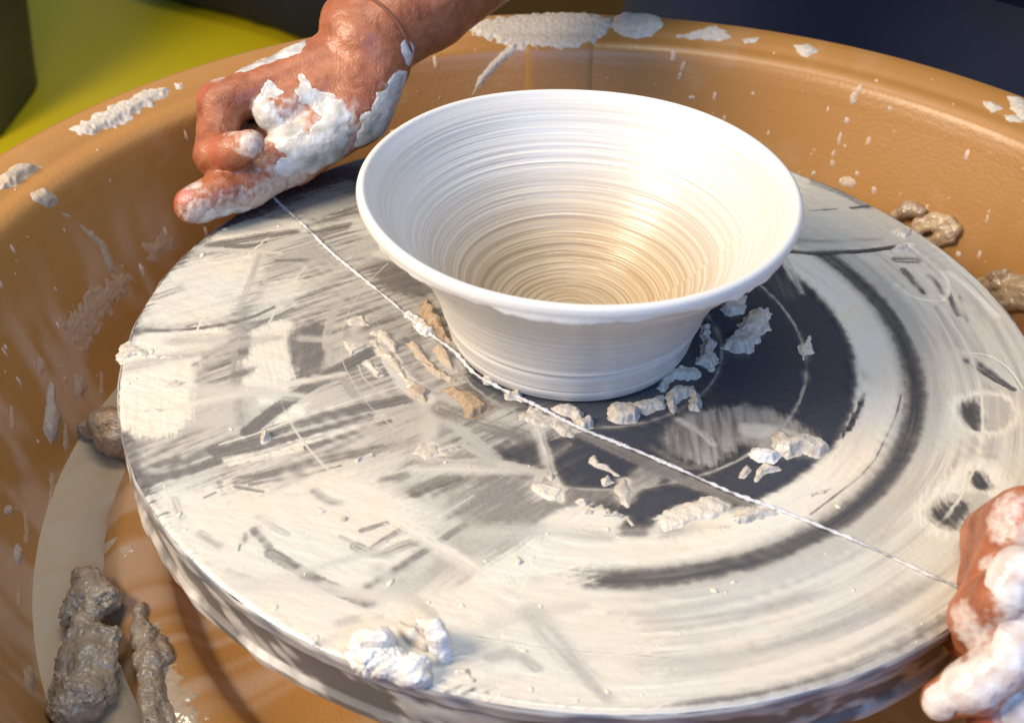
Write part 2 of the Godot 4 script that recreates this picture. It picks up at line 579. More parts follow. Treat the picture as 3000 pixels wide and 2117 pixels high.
func build_surroundings() -> void:
	var fl := put("floor", grid(2, 2, func(i: int, j: int): return Vector3(-4.0 + 8.0 * j, -0.45, -5.0 + 7.0 * i), false), mats.floor_paint)
	fl.set_meta("kind", "structure")
	# tapered dark bin
	var bin := thing("storage_bin", "dark grey-green bin with a black latch beside the yellow floor", "bin", Vector3(-0.772, -0.45, -1.06))
	put("body", grid(7, 40, func(i: int, j: int):
		var t: float = TAU * j / 40.0
		var r: float = [0.108, 0.115, 0.118, 0.135, 0.15, 0.158, 0.15][i]
		var q: float = 1.0 / pow(pow(absf(cos(t)), 5.0) + pow(absf(sin(t)), 5.0), 0.2)
		return Vector3(cos(t) * q * r, [0.0, 0.004, 0.05, 0.25, 0.44, 0.45, 0.452][i], sin(t) * q * r)
	, true), mats.bin_plastic, bin)
	var latch := nets([[118, 190, 30, 132, 250, 30, 9, 9], [122, 200, 30, 122, 240, 30, 12, 12]], 4.0, 6.0, noise(0.1, 1), 0.0)
	put("latch", to_mesh(scaled(latch.v), latch.n, latch.idx), mats.black_rubber, bin)
	# slumped black bag on the floor behind
	var b := []
	for q in [[-540, -360, -1470, -300, -380, -1340, 90, 75], [-520, -250, -1520, -260, -270, -1390, 95, 80], [-300, -390, -1340, -180, -385, -1320, 66, 62], [-260, -270, -1390, -120, -330, -1350, 80, 62]]:
		b.append(q)
	var bag := nets(b, 14.0, 40.0, noise(0.012, 3), 9.0)
	put("bag", to_mesh(scaled(bag.v), bag.n, bag.idx), mats.black_cloth)
	tag(get_child(-1), "black cloth bag slumped on the yellow floor behind the pan", "bag")
	var plinth := thing("wooden_box", "dark brown wooden box on the floor behind the arm", "box", Vector3(-0.02, -0.45, -1.50))
	var bm := BoxMesh.new()
	bm.size = Vector3(0.46, 0.13, 0.3)
	var side := put("panel", bm, mats.brown_wood, plinth)
	side.position = Vector3(0, 0.065, 0)
	bm = BoxMesh.new()
	bm.size = Vector3(0.48, 0.018, 0.32)
	put("lid", bm, mats.brown_wood, plinth).position = Vector3(0, 0.139, 0)


# ---------------------------------------------------------------- splash pan

const PAN := Vector2(13.6, 1.5)
var prof := PackedVector2Array()     # (radius, height) in mm along the inside, from the crest down
var prof_s := PackedFloat32Array()


func pan_profile() -> void:
	var c := Curve2D.new()
	c.bake_interval = 1.2
	var pts := [[277, 14], [271, 13.9], [264, 12.4], [258.5, 10.3], [256.5, 10.0], [252.5, 9.2], [248.5, 6.4], [246, 1], [244, -5], [236, -29], [228, -53], [221.5, -71], [218.5, -75.6], [212, -77], [203, -77.1], [197, -76], [192.5, -72], [188, -67.5], [180, -66], [172, -67.5], [168, -73], [164, -77], [120, -77.2], [60, -77.2]]
	for i in pts.size():
		var a: Array = pts[maxi(i - 1, 0)]
		var b: Array = pts[mini(i + 1, pts.size() - 1)]
		var p: Array = pts[i]
		var t := Vector2(b[0] - a[0], b[1] - a[1]).normalized()
		var la := Vector2(p[0] - a[0], p[1] - a[1]).length() / 3.0
		var lb := Vector2(b[0] - p[0], b[1] - p[1]).length() / 3.0
		c.add_point(Vector2(p[0], p[1]), -t * la, t * lb)
	prof = c.get_baked_points()
	var s := 0.0
	for i in prof.size():
		if i > 0:
			s += (prof[i] - prof[i - 1]).length()
		prof_s.append(s)


# arc: millimetres round the crest circle (radius 277), s: millimetres down the inside from the crest (negative: over the outside)
func on_pan(arc: float, s: float) -> Array:
	var th := arc / 277.0
	var p: Vector2
	var t: Vector2
	if s <= 0.0:
		var q := clampf(-s / 5.0, 0.0, 1.6)
		p = Vector2(277.0 + 5.0 * sin(q), 9.0 + 5.0 * cos(q))
		t = Vector2(-cos(q), sin(q))
	else:
		var i := clampi(prof_s.bsearch(s), 1, prof.size() - 1)
		var f := clampf((s - prof_s[i - 1]) / (prof_s[i] - prof_s[i - 1]), 0.0, 1.0)
		p = prof[i - 1].lerp(prof[i], f)
		t = (prof[i] - prof[i - 1]).normalized()
	var n := Vector2(t.y, -t.x)
	return [Vector3(PAN.x + p.x * cos(th), p.y + 0.15, PAN.y + p.x * sin(th)) * S, Vector3(n.x * cos(th), n.y, n.x * sin(th))]


func build_splash_pan() -> void:
	pan_profile()
	var pan := thing("splash_pan", "round orange-tan plastic splash pan with a rolled rim around the wheel", "splash pan")
	var base := Color(0.37, 0.178, 0.048)
	var film := noise(0.02, 31, 4)
	var cells := noise(0.055, 32, 3)
	var stain := func(th: float, p: Vector2) -> Color:
		# dried slip washed down the wall, thickest low on the left
		var low := smoothstep(5.0, -60.0, p.y) * smoothstep(-80.0, -76.0, -absf(p.y)) 
		var side := smoothstep(0.35, 1.0, cos(th - 3.0)) * 0.9 + 0.1
		var n := film.get_noise_2d(th * 277.0 * 1.6, p.y * 0.35) + 0.6 * cells.get_noise_2d(th * 277.0 * 1.3, p.y * 0.45)
		var k := clampf((n * 1.5 + 0.18) * low * side, 0.0, 0.55)
		k += smoothstep(0.28, 0.5, film.get_noise_2d(th * 300.0 + 500.0, p.y)) * 0.12
		return base.lerp(Color(0.52, 0.36, 0.24), k)
	var cut := [0, 0, 0, prof.size() - 1]
	for i in prof.size():
		if prof[i].x > 245.0:
			cut[1] = i
		if prof[i].x > 212.0:
			cut[2] = i
	var names := ["rim", "wall", "pan_floor"]
	var cols := 360
	for k in 3:
		var a: int = cut[k]
		var b: int = cut[k + 1]
		put(names[k], grid(b - a + 1, cols, func(i: int, j: int):
			var th := TAU * j / cols
			var p := prof[a + i]
			return Vector3(PAN.x + p.x * cos(th), p.y, PAN.y + p.x * sin(th)) * S
		, true, null, func(i: int, j: int): return stain.call(TAU * j / cols - PI * 0.0, prof[a + i])), mats.pan, pan)
	var outer := [[277, 14], [280.5, 12.6], [282, 9.5], [281.4, 5.5], [279, 2.5], [274.5, 1], [270, -2], [262, -25], [248, -70], [240, -88], [230, -92], [60, -92]]
	put("outer_shell", grid(outer.size(), 180, func(i: int, j: int): return Vector3(PAN.x + outer[i][0] * cos(TAU * j / 180.0), outer[i][1], PAN.y + outer[i][0] * sin(TAU * j / 180.0)) * S, true, null, func(_i: int, _j: int): return base), mats.pan, pan)
	# the two halves of the pan overlap in a strip on the far wall
	put("overlap_strip", grid(30, 14, func(i: int, j: int):
		var q := on_pan(-479.0 + 3.2 * j, 26.0 + i * 2.6)
		return q[0] + q[1] * (0.0009 if j > 0 and j < 13 else -0.0004)
	, false, null, func(_i: int, _j: int): return base * 0.93), mats.pan, pan)
	put("clay_splatter", patch(poly([-510.1, 12.6, -493.5, 4, -468.8, 0, -444.7, -3, -426.9, 5.5, -429.4, 14.2, -435.8, 24.6, -446.2, 32.2, -459.1, 33.8, -472.4, 31.7, -485.3, 29.5, -496.8, 21.6]), 0.8, 1.2, 4, 4, 0.405, 300, on_pan, WHITE_CLAY, PALE_CLAY), mats.dry_clay, pan)
	tag(pan.get_child(-1), "broad white clay smear on the far side of the rim")
	put("clay_splatter", patch(poly([-479.9, 28.9, -490.8, 35.4, -502, 44.3, -510.7, 51.4, -507, 43.3, -497.5, 34.9, -487.7, 28.4]), 0.8, 0.6, 2, 1, 0.135, 301, on_pan, WHITE_CLAY, PALE_CLAY), mats.dry_clay, pan)
	put("clay_splatter", patch(poly([-428.7, 12.1, -423.7, -3, -402.5, -3, -399.3, 9.6, -406.1, 17.4, -413.5, 21.1, -422.3, 18.5]), 0.8, 3.2, 6, 1.5, 0.18, 302, on_pan, WHITE_CLAY, PALE_CLAY), mats.dry_clay, pan)
	tag(pan.get_child(-1), "thick smooth dab of clay hanging on the far rim")
	put("clay_splatter", patch(poly([-391.3, 16.4, -378.6, 9.1, -371, 3, -360.9, 13.2, -367.8, 15.8, -383.8, 16.9]), 0.8, 1.2, 2, 2, 0.405, 303, on_pan, WHITE_CLAY, PALE_CLAY), mats.dry_clay, pan)
	put("clay_splatter", patch(poly([-355.9, 13.2, -347.1, 9.1, -347.4, 13.2, -353.1, 15.3]), 0.8, 0.6, 1.5, 1, 0.225, 304, on_pan, WHITE_CLAY, PALE_CLAY), mats.dry_clay, pan)
	put("clay_splatter", patch(poly([-327.8, 10.6, -320.9, 7.5, -314.6, 11.6, -318.8, 18, -323.7, 16.4]), 0.8, 1.4, 2.5, 1, 0.225, 305, on_pan, WHITE_CLAY, PALE_CLAY), mats.dry_clay, pan)
	put("clay_splatter", patch(poly([-222.9, 14.8, -218.5, 13.2, -212, 14.8, -214.6, 19.6, -219.2, 17.4]), 0.8, 1.4, 2, 1, 0.36, 306, on_pan, WHITE_CLAY, PALE_CLAY), mats.dry_clay, pan)
	put("clay_splatter", patch(poly([-215.1, 4.5, -209, 0.5, -193.6, 17.4, -197.8, 16.9, -207.9, 13.2]), 0.8, 1.2, 2, 1, 0.315, 307, on_pan, WHITE_CLAY, PALE_CLAY), mats.dry_clay, pan)
	put("clay_splatter", patch(poly([-209.1, 18, -203.4, 15.8, -198.2, 18, -203.5, 21.1]), 0.8, 1, 1.5, 1, 0.315, 308, on_pan, WHITE_CLAY, PALE_CLAY), mats.dry_clay, pan)
	put("clay_splatter", patch(poly([-733.9, 7.5, -710.9, 6, -691.1, 4.5, -678.8, 6, -676.6, 12.1, -689, 14.8, -704.6, 16.4, -716.6, 18, -733.6, 15.3]), 0.8, 1.6, 4, 3, 0.36, 309, on_pan, WHITE_CLAY, PALE_CLAY), mats.dry_clay, pan)
	tag(pan.get_child(-1), "long white clay smear on the left rim")
	put("clay_splatter", patch(poly([-672, 7, -669.8, 9.6, -671.1, 12.6, -674.1, 12.1]), 0.8, 0.8, 1.2, 0.5, 0.135, 310, on_pan, WHITE_CLAY, PALE_CLAY), mats.dry_clay, pan)
	put("clay_splatter", patch(poly([-781.3, 9.1, -771.6, 8.6, -766.1, 12.1, -763.5, 16.9, -773.3, 17.4, -784.2, 17.4, -788.9, 14.8]), 0.8, 2, 3, 2, 0.45, 311, on_pan, PALE_CLAY, TAN_CLAY), mats.dry_clay, pan)
	tag(pan.get_child(-1), "crusty grey clay crumbs on the left rim")
	put("clay_splatter", patch(poly([-783.4, 25.1, -776, 26.8, -773.4, 32.7, -774.8, 36, -781.8, 33.8, -785.6, 28.4]), 0.8, 1.4, 3, 1, 0.225, 312, on_pan, PALE_CLAY, TAN_CLAY), mats.dry_clay, pan)
	put("clay_splatter", patch(poly([-778.5, 36, -771.2, 42.8, -772.3, 43.3, -775.2, 40.7]), 0.8, 0.7, 1, 0.5, 0.09, 313, on_pan, PALE_CLAY, TAN_CLAY), mats.dry_clay, pan)
	put("clay_splatter", patch(poly([-770.3, 45.3, -763.4, 54.4, -759.1, 62.5, -760.6, 75.7, -764.9, 73.7, -763.4, 62, -766.5, 55]), 0.8, 0.5, 1.5, 1, 0.09, 314, on_pan, TAN_CLAY, TAN_CLAY), mats.dry_clay, pan)
	put("clay_splatter", patch(poly([-640.5, 13.7, -622.7, 10.1, -612.5, 10.1, -597.4, 11.6, -604, 21.1, -611.8, 22.1, -617, 26.8, -625, 24.6, -627.1, 19.6, -635.5, 13.7]), 0.8, 1.8, 3, 3, 0.36, 315, on_pan, WHITE_CLAY, PALE_CLAY), mats.dry_clay, pan)
	tag(pan.get_child(-1), "white clay splash on the rim beside the hand")
	put("clay_splatter", patch(poly([-384.6, 36, -385.3, 37.6, -386.1, 38.1, -386.8, 38.1, -386.8, 36.5, -386.3, 34.4, -385.5, 33.3, -384.7, 32.7, -384.4, 33.8]), 0.5, 0.5, 1, 0.3, 0.2, 316, on_pan, Color(0.60, 0.47, 0.36), TAN_CLAY), mats.dry_clay, pan)
	put("clay_splatter", patch(poly([-385.9, 41.3, -386.5, 42.3, -387.2, 42.8, -387.7, 42.3, -387.8, 41.3, -387.5, 40.2, -386.8, 39.1, -386.1, 38.6, -385.8, 39.7]), 0.5, 0.5, 1, 0.3, 0.2, 317, on_pan, Color(0.60, 0.47, 0.36), TAN_CLAY), mats.dry_clay, pan)
	put("clay_splatter", patch(poly([-283.2, 31.7, -283.8, 33.3, -284.4, 33.8, -285.1, 33.3, -285.6, 32.2, -285.3, 30.6, -284.6, 28.9, -283.9, 28.9, -283.2, 30]), 0.5, 0.5, 1, 0.3, 0.2, 318, on_pan, Color(0.60, 0.47, 0.36), TAN_CLAY), mats.dry_clay, pan)
	put("clay_splatter", patch(poly([-283.5, 36, -283.7, 38.1, -284.6, 39.1, -286.2, 39.1, -287.4, 37.6, -287.7, 35.4, -286.8, 33.3, -285.5, 32.7, -284.2, 33.8]), 0.5, 0.5, 1, 0.3, 0.2, 319, on_pan, Color(0.60, 0.47, 0.36), TAN_CLAY), mats.dry_clay, pan)
	put("clay_splatter", patch(poly([-284.4, 46.9, -284.5, 48.4, -284.8, 48.9, -285.7, 48.9, -286.7, 48.4, -286.9, 46.9, -286.7, 45.8, -286.2, 45.8, -285.1, 45.8]), 0.5, 0.5, 1, 0.3, 0.2, 320, on_pan, Color(0.60, 0.47, 0.36), TAN_CLAY), mats.dry_clay, pan)
	put("clay_splatter", patch(poly([-285.9, 57, -285.8, 59, -286.3, 60.5, -286.9, 60, -287.7, 58.5, -287.8, 56, -287.5, 53.9, -286.9, 53.4, -286.2, 54.4]), 0.5, 0.5, 1, 0.3, 0.2, 321, on_pan, Color(0.60, 0.47, 0.36), TAN_CLAY), mats.dry_clay, pan)
	put("clay_splatter", patch(poly([-287.1, 65.1, -287.3, 66.1, -287.8, 66.6, -288.3, 66.1, -288.9, 65.6, -288.6, 64.1, -288.1, 63.1, -287.6, 63.1, -287, 63.6]), 0.5, 0.5, 1, 0.3, 0.2, 322, on_pan, Color(0.60, 0.47, 0.36), TAN_CLAY), mats.dry_clay, pan)
	put("clay_splatter", patch(poly([-285.5, 69.1, -285.4, 70.1, -286.2, 71.1, -287.2, 71.1, -287.8, 70.1, -288.2, 69.1, -288.1, 68.6, -287.2, 68.1, -286.3, 68.6]), 0.5, 0.5, 1, 0.3, 0.2, 323, on_pan, Color(0.60, 0.47, 0.36), TAN_CLAY), mats.dry_clay, pan)
	put("clay_splatter", patch(poly([-269.4, 76.2, -270.3, 78.2, -273.1, 79.2, -277.1, 79.7, -279.5, 78.2, -279.7, 76.2, -277.7, 74.7, -274, 73.7, -271, 74.7]), 0.5, 0.5, 1, 0.3, 0.2, 324, on_pan, Color(0.60, 0.47, 0.36), TAN_CLAY), mats.dry_clay, pan)
	put("clay_splatter", patch(poly([-256.3, 76.2, -256, 77.2, -256.9, 78.2, -258, 78.2, -258.8, 77.2, -259.4, 76.2, -259.1, 75.2, -258.1, 74.7, -257.1, 75.2]), 0.5, 0.5, 1, 0.3, 0.2, 325, on_pan, Color(0.60, 0.47, 0.36), TAN_CLAY), mats.dry_clay, pan)
	put("clay_splatter", patch(poly([-263.3, 36, -263.2, 36.5, -263.8, 37, -264.5, 37, -265, 36.5, -265.4, 36, -265.2, 35.4, -264.3, 34.9, -263.8, 35.4]), 0.5, 0.5, 1, 0.3, 0.2, 326, on_pan, Color(0.60, 0.47, 0.36), TAN_CLAY), mats.dry_clay, pan)
	put("clay_splatter", patch(poly([-341.5, 44.3, -341.6, 44.8, -342.2, 45.3, -342.9, 45.3, -343.4, 44.8, -343.6, 44.3, -343.3, 43.8, -342.5, 43.3, -341.9, 43.8]), 0.5, 0.5, 1, 0.3, 0.2, 327, on_pan, Color(0.60, 0.47, 0.36), TAN_CLAY), mats.dry_clay, pan)
	put("clay_splatter", patch(poly([-375.8, 50.9, -376.1, 51.4, -377.3, 51.9, -378.8, 51.9, -379.9, 51.9, -379.9, 50.9, -379.1, 50.4, -377.7, 49.9, -376.4, 50.4]), 0.5, 0.5, 1, 0.3, 0.2, 328, on_pan, Color(0.60, 0.47, 0.36), TAN_CLAY), mats.dry_clay, pan)
	put("clay_splatter", patch(poly([-294.6, 77.2, -294.7, 78.2, -295.3, 78.7, -296.3, 78.7, -297.1, 78.2, -297.3, 77.2, -297.1, 76.7, -296.2, 76.2, -295.1, 76.2]), 0.5, 0.5, 1, 0.3, 0.2, 329, on_pan, Color(0.60, 0.47, 0.36), TAN_CLAY), mats.dry_clay, pan)
	put("clay_splatter", patch(poly([-281.6, 59.5, -281.6, 60, -282.1, 60.5, -282.7, 60.5, -283.1, 60, -283.3, 59.5, -283, 59, -282.6, 59, -281.9, 59]), 0.5, 0.5, 1, 0.3, 0.2, 330, on_pan, Color(0.60, 0.47, 0.36), TAN_CLAY), mats.dry_clay, pan)
	put("clay_splatter", patch(poly([-188, 68.1, -187.8, 69.6, -187.7, 70.1, -188.4, 70.1, -189.1, 69.1, -189.5, 67.6, -189.7, 66.6, -189.2, 66.1, -188.4, 66.6]), 0.5, 0.5, 1, 0.3, 0.2, 331, on_pan, Color(0.60, 0.47, 0.36), TAN_CLAY), mats.dry_clay, pan)
	put("clay_splatter", patch(poly([-191.9, 119.6, -191.7, 120.1, -191.7, 120.1, -192.1, 120.6, -192.4, 120.1, -192.7, 120.1, -192.8, 119.6, -192.6, 119.6, -192.3, 119.6]), 0.5, 0.5, 1, 0.3, 0.2, 332, on_pan, Color(0.60, 0.47, 0.36), TAN_CLAY), mats.dry_clay, pan)
	put("clay_splatter", patch(poly([-835.5, 88.3, -835.1, 91.9, -840.8, 96.4, -843.6, 103, -853.5, 107, -861.8, 105, -860.3, 97.9, -850.8, 94.4, -842.7, 90.4]), 0.8, 2, 4, 1, 0.4, 333, on_pan, PALE_CLAY, TAN_CLAY), mats.dry_clay, pan)
	tag(pan.get_child(-1), "long drip of slip down the left wall")
	put("clay_splatter", patch(poly([-934.9, 103, -928.9, 105.5, -932.2, 109, -940.6, 108, -942.4, 104.5]), 0.8, 1.6, 3, 0.8, 0.4, 334, on_pan, PALE_CLAY, TAN_CLAY), mats.dry_clay, pan)
	put("clay_splatter", patch(poly([-919.4, 93.4, -914.2, 97.9, -916.6, 99.4, -922.6, 95.4]), 0.8, 1, 2, 1, 0.4, 335, on_pan, PALE_CLAY, TAN_CLAY), mats.dry_clay, pan)
	put("clay_splatter", patch(poly([-818.7, 96.4, -812.6, 98.9, -816.4, 105, -824.5, 106.5, -828, 102.5]), 0.8, 1, 4, 2, 0.3, 336, on_pan, TAN_CLAY, TAN_CLAY), mats.dry_clay, pan)
	put("clay_splatter", patch(poly([-1003.2, 105.5, -996.5, 112, -1007.2, 112.6, -1020.1, 105.5, -1012.9, 104]), 0.8, 0.8, 3, 2, 0.3, 337, on_pan, TAN_CLAY, TAN_CLAY), mats.dry_clay, pan)
	put("clay_splatter", patch(poly([-796.9, 80.3, -791.2, 82.8, -793.6, 87.8, -801.5, 86.8]), 0.8, 0.6, 3, 2, 0.135, 338, on_pan, TAN_CLAY, TAN_CLAY), mats.dry_clay, pan)
	put("clay_splatter", patch(poly([-738.7, 72.7, -718.5, 73.2, -715.8, 81.3, -737.3, 81.3]), 0.8, 0.4, 5, 4, 0.135, 339, on_pan, Color(0.47, 0.28, 0.15), TAN_CLAY), mats.dry_clay, pan)
	put("clay_splatter", patch(poly([-809, 75.7, -779.8, 74.7, -756.1, 77.2, -753, 83.3, -780.9, 88.9, -807.3, 93.9]), 0.8, 0.4, 6, 6, 0.135, 340, on_pan, Color(0.45, 0.26, 0.14), TAN_CLAY), mats.dry_clay, pan)
	put("clay_splatter", patch(poly([-874.1, 110.5, -872.3, 113.1, -884.1, 117, -891.7, 119.1, -896.2, 118, -892.4, 115.9, -884.2, 114.2]), 0.9, 0.5, 2.5, 1.5, 0.3, 341, on_pan, Color(0.47, 0.29, 0.16), TAN_CLAY), mats.slip, pan)
	put("clay_splatter", patch(poly([-909.6, 104.5, -908.3, 106.5, -916.2, 109.5, -921.3, 110.5, -925.4, 109.5, -923.6, 107.5, -917.6, 106.5]), 0.9, 0.5, 2.5, 1.5, 0.3, 342, on_pan, Color(0.47, 0.29, 0.16), TAN_CLAY), mats.slip, pan)
	put("clay_splatter", patch(poly([-845.3, 105.5, -843.4, 107.5, -848.6, 112, -852.8, 113.7, -856.6, 113.1, -855.3, 111, -850.8, 109]), 0.9, 0.5, 2.5, 1.5, 0.3, 343, on_pan, Color(0.47, 0.29, 0.16), TAN_CLAY), mats.slip, pan)
	put("clay_splatter", patch(poly([-833.9, 77.7, -831.4, 79.7, -834.5, 82.8, -835.8, 84.8, -839.4, 83.8, -840.5, 81.3, -837.8, 79.7]), 0.9, 0.5, 2.5, 1.5, 0.3, 344, on_pan, Color(0.47, 0.29, 0.16), TAN_CLAY), mats.slip, pan)
	put("clay_splatter", patch(poly([-802.6, 105, -801.1, 106.5, -805.4, 110.5, -808.1, 112.6, -811, 112.6, -810.4, 110.5, -806.8, 108.5]), 0.9, 0.5, 2.5, 1.5, 0.3, 345, on_pan, Color(0.47, 0.29, 0.16), TAN_CLAY), mats.slip, pan)
	put("clay_splatter", patch(poly([-869.9, 78.7, -868, 80.8, -873.7, 84.3, -876.7, 86.3, -880.3, 85.8, -879.9, 83.3, -875.3, 81.8]), 0.9, 0.5, 2.5, 1.5, 0.3, 346, on_pan, Color(0.47, 0.29, 0.16), TAN_CLAY), mats.slip, pan)
	put("clay_splatter", patch(poly([-801.6, 83.8, -800.5, 84.8, -803.1, 87.8, -804.1, 89.9, -807, 89.4, -806.8, 87.8, -804.5, 86.3]), 0.9, 0.5, 2.5, 1.5, 0.3, 347, on_pan, Color(0.47, 0.29, 0.16), TAN_CLAY), mats.slip, pan)
	put("clay_splatter", patch(poly([-769.4, 102, -768, 103, -769.9, 106, -771.1, 107.5, -773.1, 107.5, -773.3, 106, -771.5, 104.5]), 0.9, 0.5, 2.5, 1.5, 0.3, 348, on_pan, Color(0.47, 0.29, 0.16), TAN_CLAY), mats.slip, pan)
	put("clay_splatter", patch(poly([-950.9, 107, -949.7, 109, -957.7, 110, -962.6, 110, -966.4, 108.5, -965.2, 106.5, -959, 107]), 0.9, 0.5, 2.5, 1.5, 0.3, 349, on_pan, Color(0.47, 0.29, 0.16), TAN_CLAY), mats.slip, pan)
	put("clay_splatter", patch(poly([-916.8, 131.7, -917.8, 132.7, -926.9, 133.7, -931.9, 134.2, -933.9, 133.7, -930.5, 132.7, -924.9, 132.2]), 0.9, 0.5, 2.5, 1.5, 0.3, 350, on_pan, Color(0.47, 0.29, 0.16), TAN_CLAY), mats.slip, pan)
	put("clay_splatter", patch(poly([-1001.9, 152.7, -1001.1, 159.8, -1031.2, 159.8, -1055.4, 159.8, -1077.9, 158.3, -1058.4, 146.4, -1031.5, 151.7]), 0.9, 0.7, 5, 5, 0.3, 351, on_pan, Color(0.47, 0.365, 0.235), Color(0.43, 0.32, 0.195)), mats.puddle_film, pan)
	tag(pan.get_child(-1), "milky slip film over the raised ring of the pan floor")
	put("clay_splatter", patch(poly([-920.3, 131.7, -922.2, 142.8, -928.1, 150.6, -930.5, 145.8, -928.1, 136.2, -924.9, 131.7]), 0.8, 0.6, 2, 2, 0.4, 352, on_pan, Color(0.50, 0.38, 0.26), TAN_CLAY), mats.puddle_film, pan)
	put("clay_splatter", patch(poly([-938.7, 150.6, -937.2, 155.2, -943.7, 157.8, -945.4, 153.7]), 0.8, 0.4, 2, 1, 0.3, 353, on_pan, Color(0.55, 0.40, 0.27), TAN_CLAY), mats.puddle_film, pan)
	# small dried flecks
	var v := PackedVector3Array()
	var nn := PackedVector3Array()
	var c := PackedColorArray()
	var idx := PackedInt32Array()
	for k in 170:
		var arc := rng.randf_range(-930.0, 60.0)
		var s := rng.randf_range(8.0, 105.0)
		var q := on_pan(arc, s)
		var r := 0.35 + 1.1 * pow(rng.randf(), 3.0)
		var long := r * (1.0 + rng.randf() * 2.2)
		var out: Vector3 = q[1]
		var across := out.cross(Vector3.UP).normalized()
		var down := across.cross(out)
		var tone := Color(0.62, 0.48, 0.36).lerp(Color(0.5, 0.33, 0.2), rng.randf())
		var at := v.size()
		v.append(q[0] + out * 0.0005)
		nn.append(out)
		c.append(tone)
		for j in 8:
			var t := TAU * j / 8.0
			var w := r * rng.randf_range(0.7, 1.2)
			v.append(q[0] + (across * cos(t) * w + down * sin(t) * w * long / r) * S - out * 0.0001)
			nn.append((out + (across * cos(t) + down * sin(t)) * 0.5).normalized())
			c.append(tone)
			idx.append_array([at, at + 1 + j, at + 1 + (j + 1) % 8])
	var flecks := put("clay_flecks", to_mesh(v, nn, idx, c), mats.dry_clay, pan)
	flecks.set_meta("kind", "stuff")
	# milky slip lying on the pan's floor
	var wob := noise(0.03, 55, 3)
	var inner := func(th: float) -> float: return minf(lerpf(166.0, 193.0, smoothstep(146.0, 158.0, rad_to_deg(th))) + 6.0 + wob.get_noise_1d(th * 130.0) * 11.0, 208.0)
	var pool := put("puddle", grid(12, 200, func(i: int, j: int):
		var th := deg_to_rad(96.0 + 124.0 * j / 199.0)
		var ends := smoothstep(0.0, 12.0, j) * smoothstep(0.0, 12.0, 199.0 - j)
		var r0: float = lerpf(217.0, inner.call(th), ends)
		var r := lerpf(r0, 221.0, i / 11.0)
		var y := -74.2 if i > 0 else -78.0
		if i == 1:
			r = r0 + 0.8
			y = -75.2
		return Vector3(PAN.x + r * cos(th), y, PAN.y + r * sin(th)) * S
	, false), mats.puddle)
	tag(pool, "milky beige slip water pooled on the floor of the pan at left", "puddle")


# ---------------------------------------------------------------- wheel head

const NP := 1120
const PX := 0.3
const EDGE := 165.0
var T := PackedFloat32Array()
var streaks: FastNoiseLite
var fray: FastNoiseLite


func bounds(pts: PackedVector2Array, grow: float) -> Rect2i:
	var r := Rect2(pts[0], Vector2.ZERO)
	for p in pts:
		r = r.expand(p)
	r = r.grow(grow)
	var a := ((r.position / PX) + Vector2.ONE * NP * 0.5).floor().clamp(Vector2.ZERO, Vector2.ONE * NP)
	var b := ((r.end / PX) + Vector2.ONE * NP * 0.5).ceil().clamp(Vector2.ZERO, Vector2.ONE * NP)
	return Rect2i(a, b - a)


# A stroke along points (mm) of a given width, leaving slip t thick (0 bare metal, 1 opaque).
func lay(flat: Array, width: float, t: float, soft: float, streak: float, taper: float) -> void:
	var pts := poly(flat)
	if pts.size() > 2:
		pts = rounded(pts, false)
	var hw := width * 0.5
	var box := bounds(pts, hw * 1.3 + 1.0)
	var sd := pts[0].x * 7.0 + pts[0].y * 3.0
	var total := 0.0
	for i in pts.size() - 1:
		total += (pts[i + 1] - pts[i]).length()
	for y in range(box.position.y, box.end.y):
		for x in range(box.position.x, box.end.x):
			var p := Vector2(x - NP * 0.5, y - NP * 0.5) * PX
			var best := 1e9
			var u := 0.0
			var v := 0.0
			var run := 0.0
			for i in pts.size() - 1:
				var e := pts[i + 1] - pts[i]
				var w := p - pts[i]
				var l := e.length()
				var k := clampf(w.dot(e) / (l * l), 0.0, 1.0)
				var d := (w - e * k).length()
				if d < best:
					best = d
					u = run + k * l
					v = signf(w.cross(e)) * d
				run += l
			var h := hw
			if taper > 0.0:
				h *= 1.0 - taper * smoothstep(0.35, 1.0, u / total)
			var q := best / h + fray.get_noise_2d(p.x * 2.5 + sd, p.y * 2.5) * 0.17
			if q > 1.0:
				continue
			var m := 1.0 - smoothstep(1.0 - soft, 1.0, q)
			m *= clampf(1.0 - streak * (0.35 + 1.5 * streaks.get_noise_2d(u * 0.06 + sd, v * 0.9)), 0.0, 1.0)
			var at := y * NP + x
			T[at] = lerpf(T[at], t, m)


func fill(flat: Array, t: float, soft: float, rough: float, dir: float, streak: float) -> void:
	var pts := rounded(poly(flat), true)
	var box := bounds(pts, rough + soft)
	var ca := cos(dir)
	var sa := sin(dir)
	for y in range(box.position.y, box.end.y):
		for x in range(box.position.x, box.end.x):
			var p := Vector2(x - NP * 0.5, y - NP * 0.5) * PX
			var u := p.x * ca + p.y * sa
			var v := p.y * ca - p.x * sa
			var n := streaks.get_noise_2d(u * 0.08, v * 0.8)
			var d := inside(pts, p) + rough * (1.4 * n + 0.8 * fray.get_noise_2dv(p * 1.6))
			if d < -soft:
				continue
			var m := smoothstep(-soft, soft, d) * clampf(1.0 - streak * (0.3 + 1.5 * streaks.get_noise_2d(u * 0.05 + 50.0, v * 0.62)), 0.0, 1.0)
			var at := y * NP + x
			T[at] = lerpf(T[at], t, m)


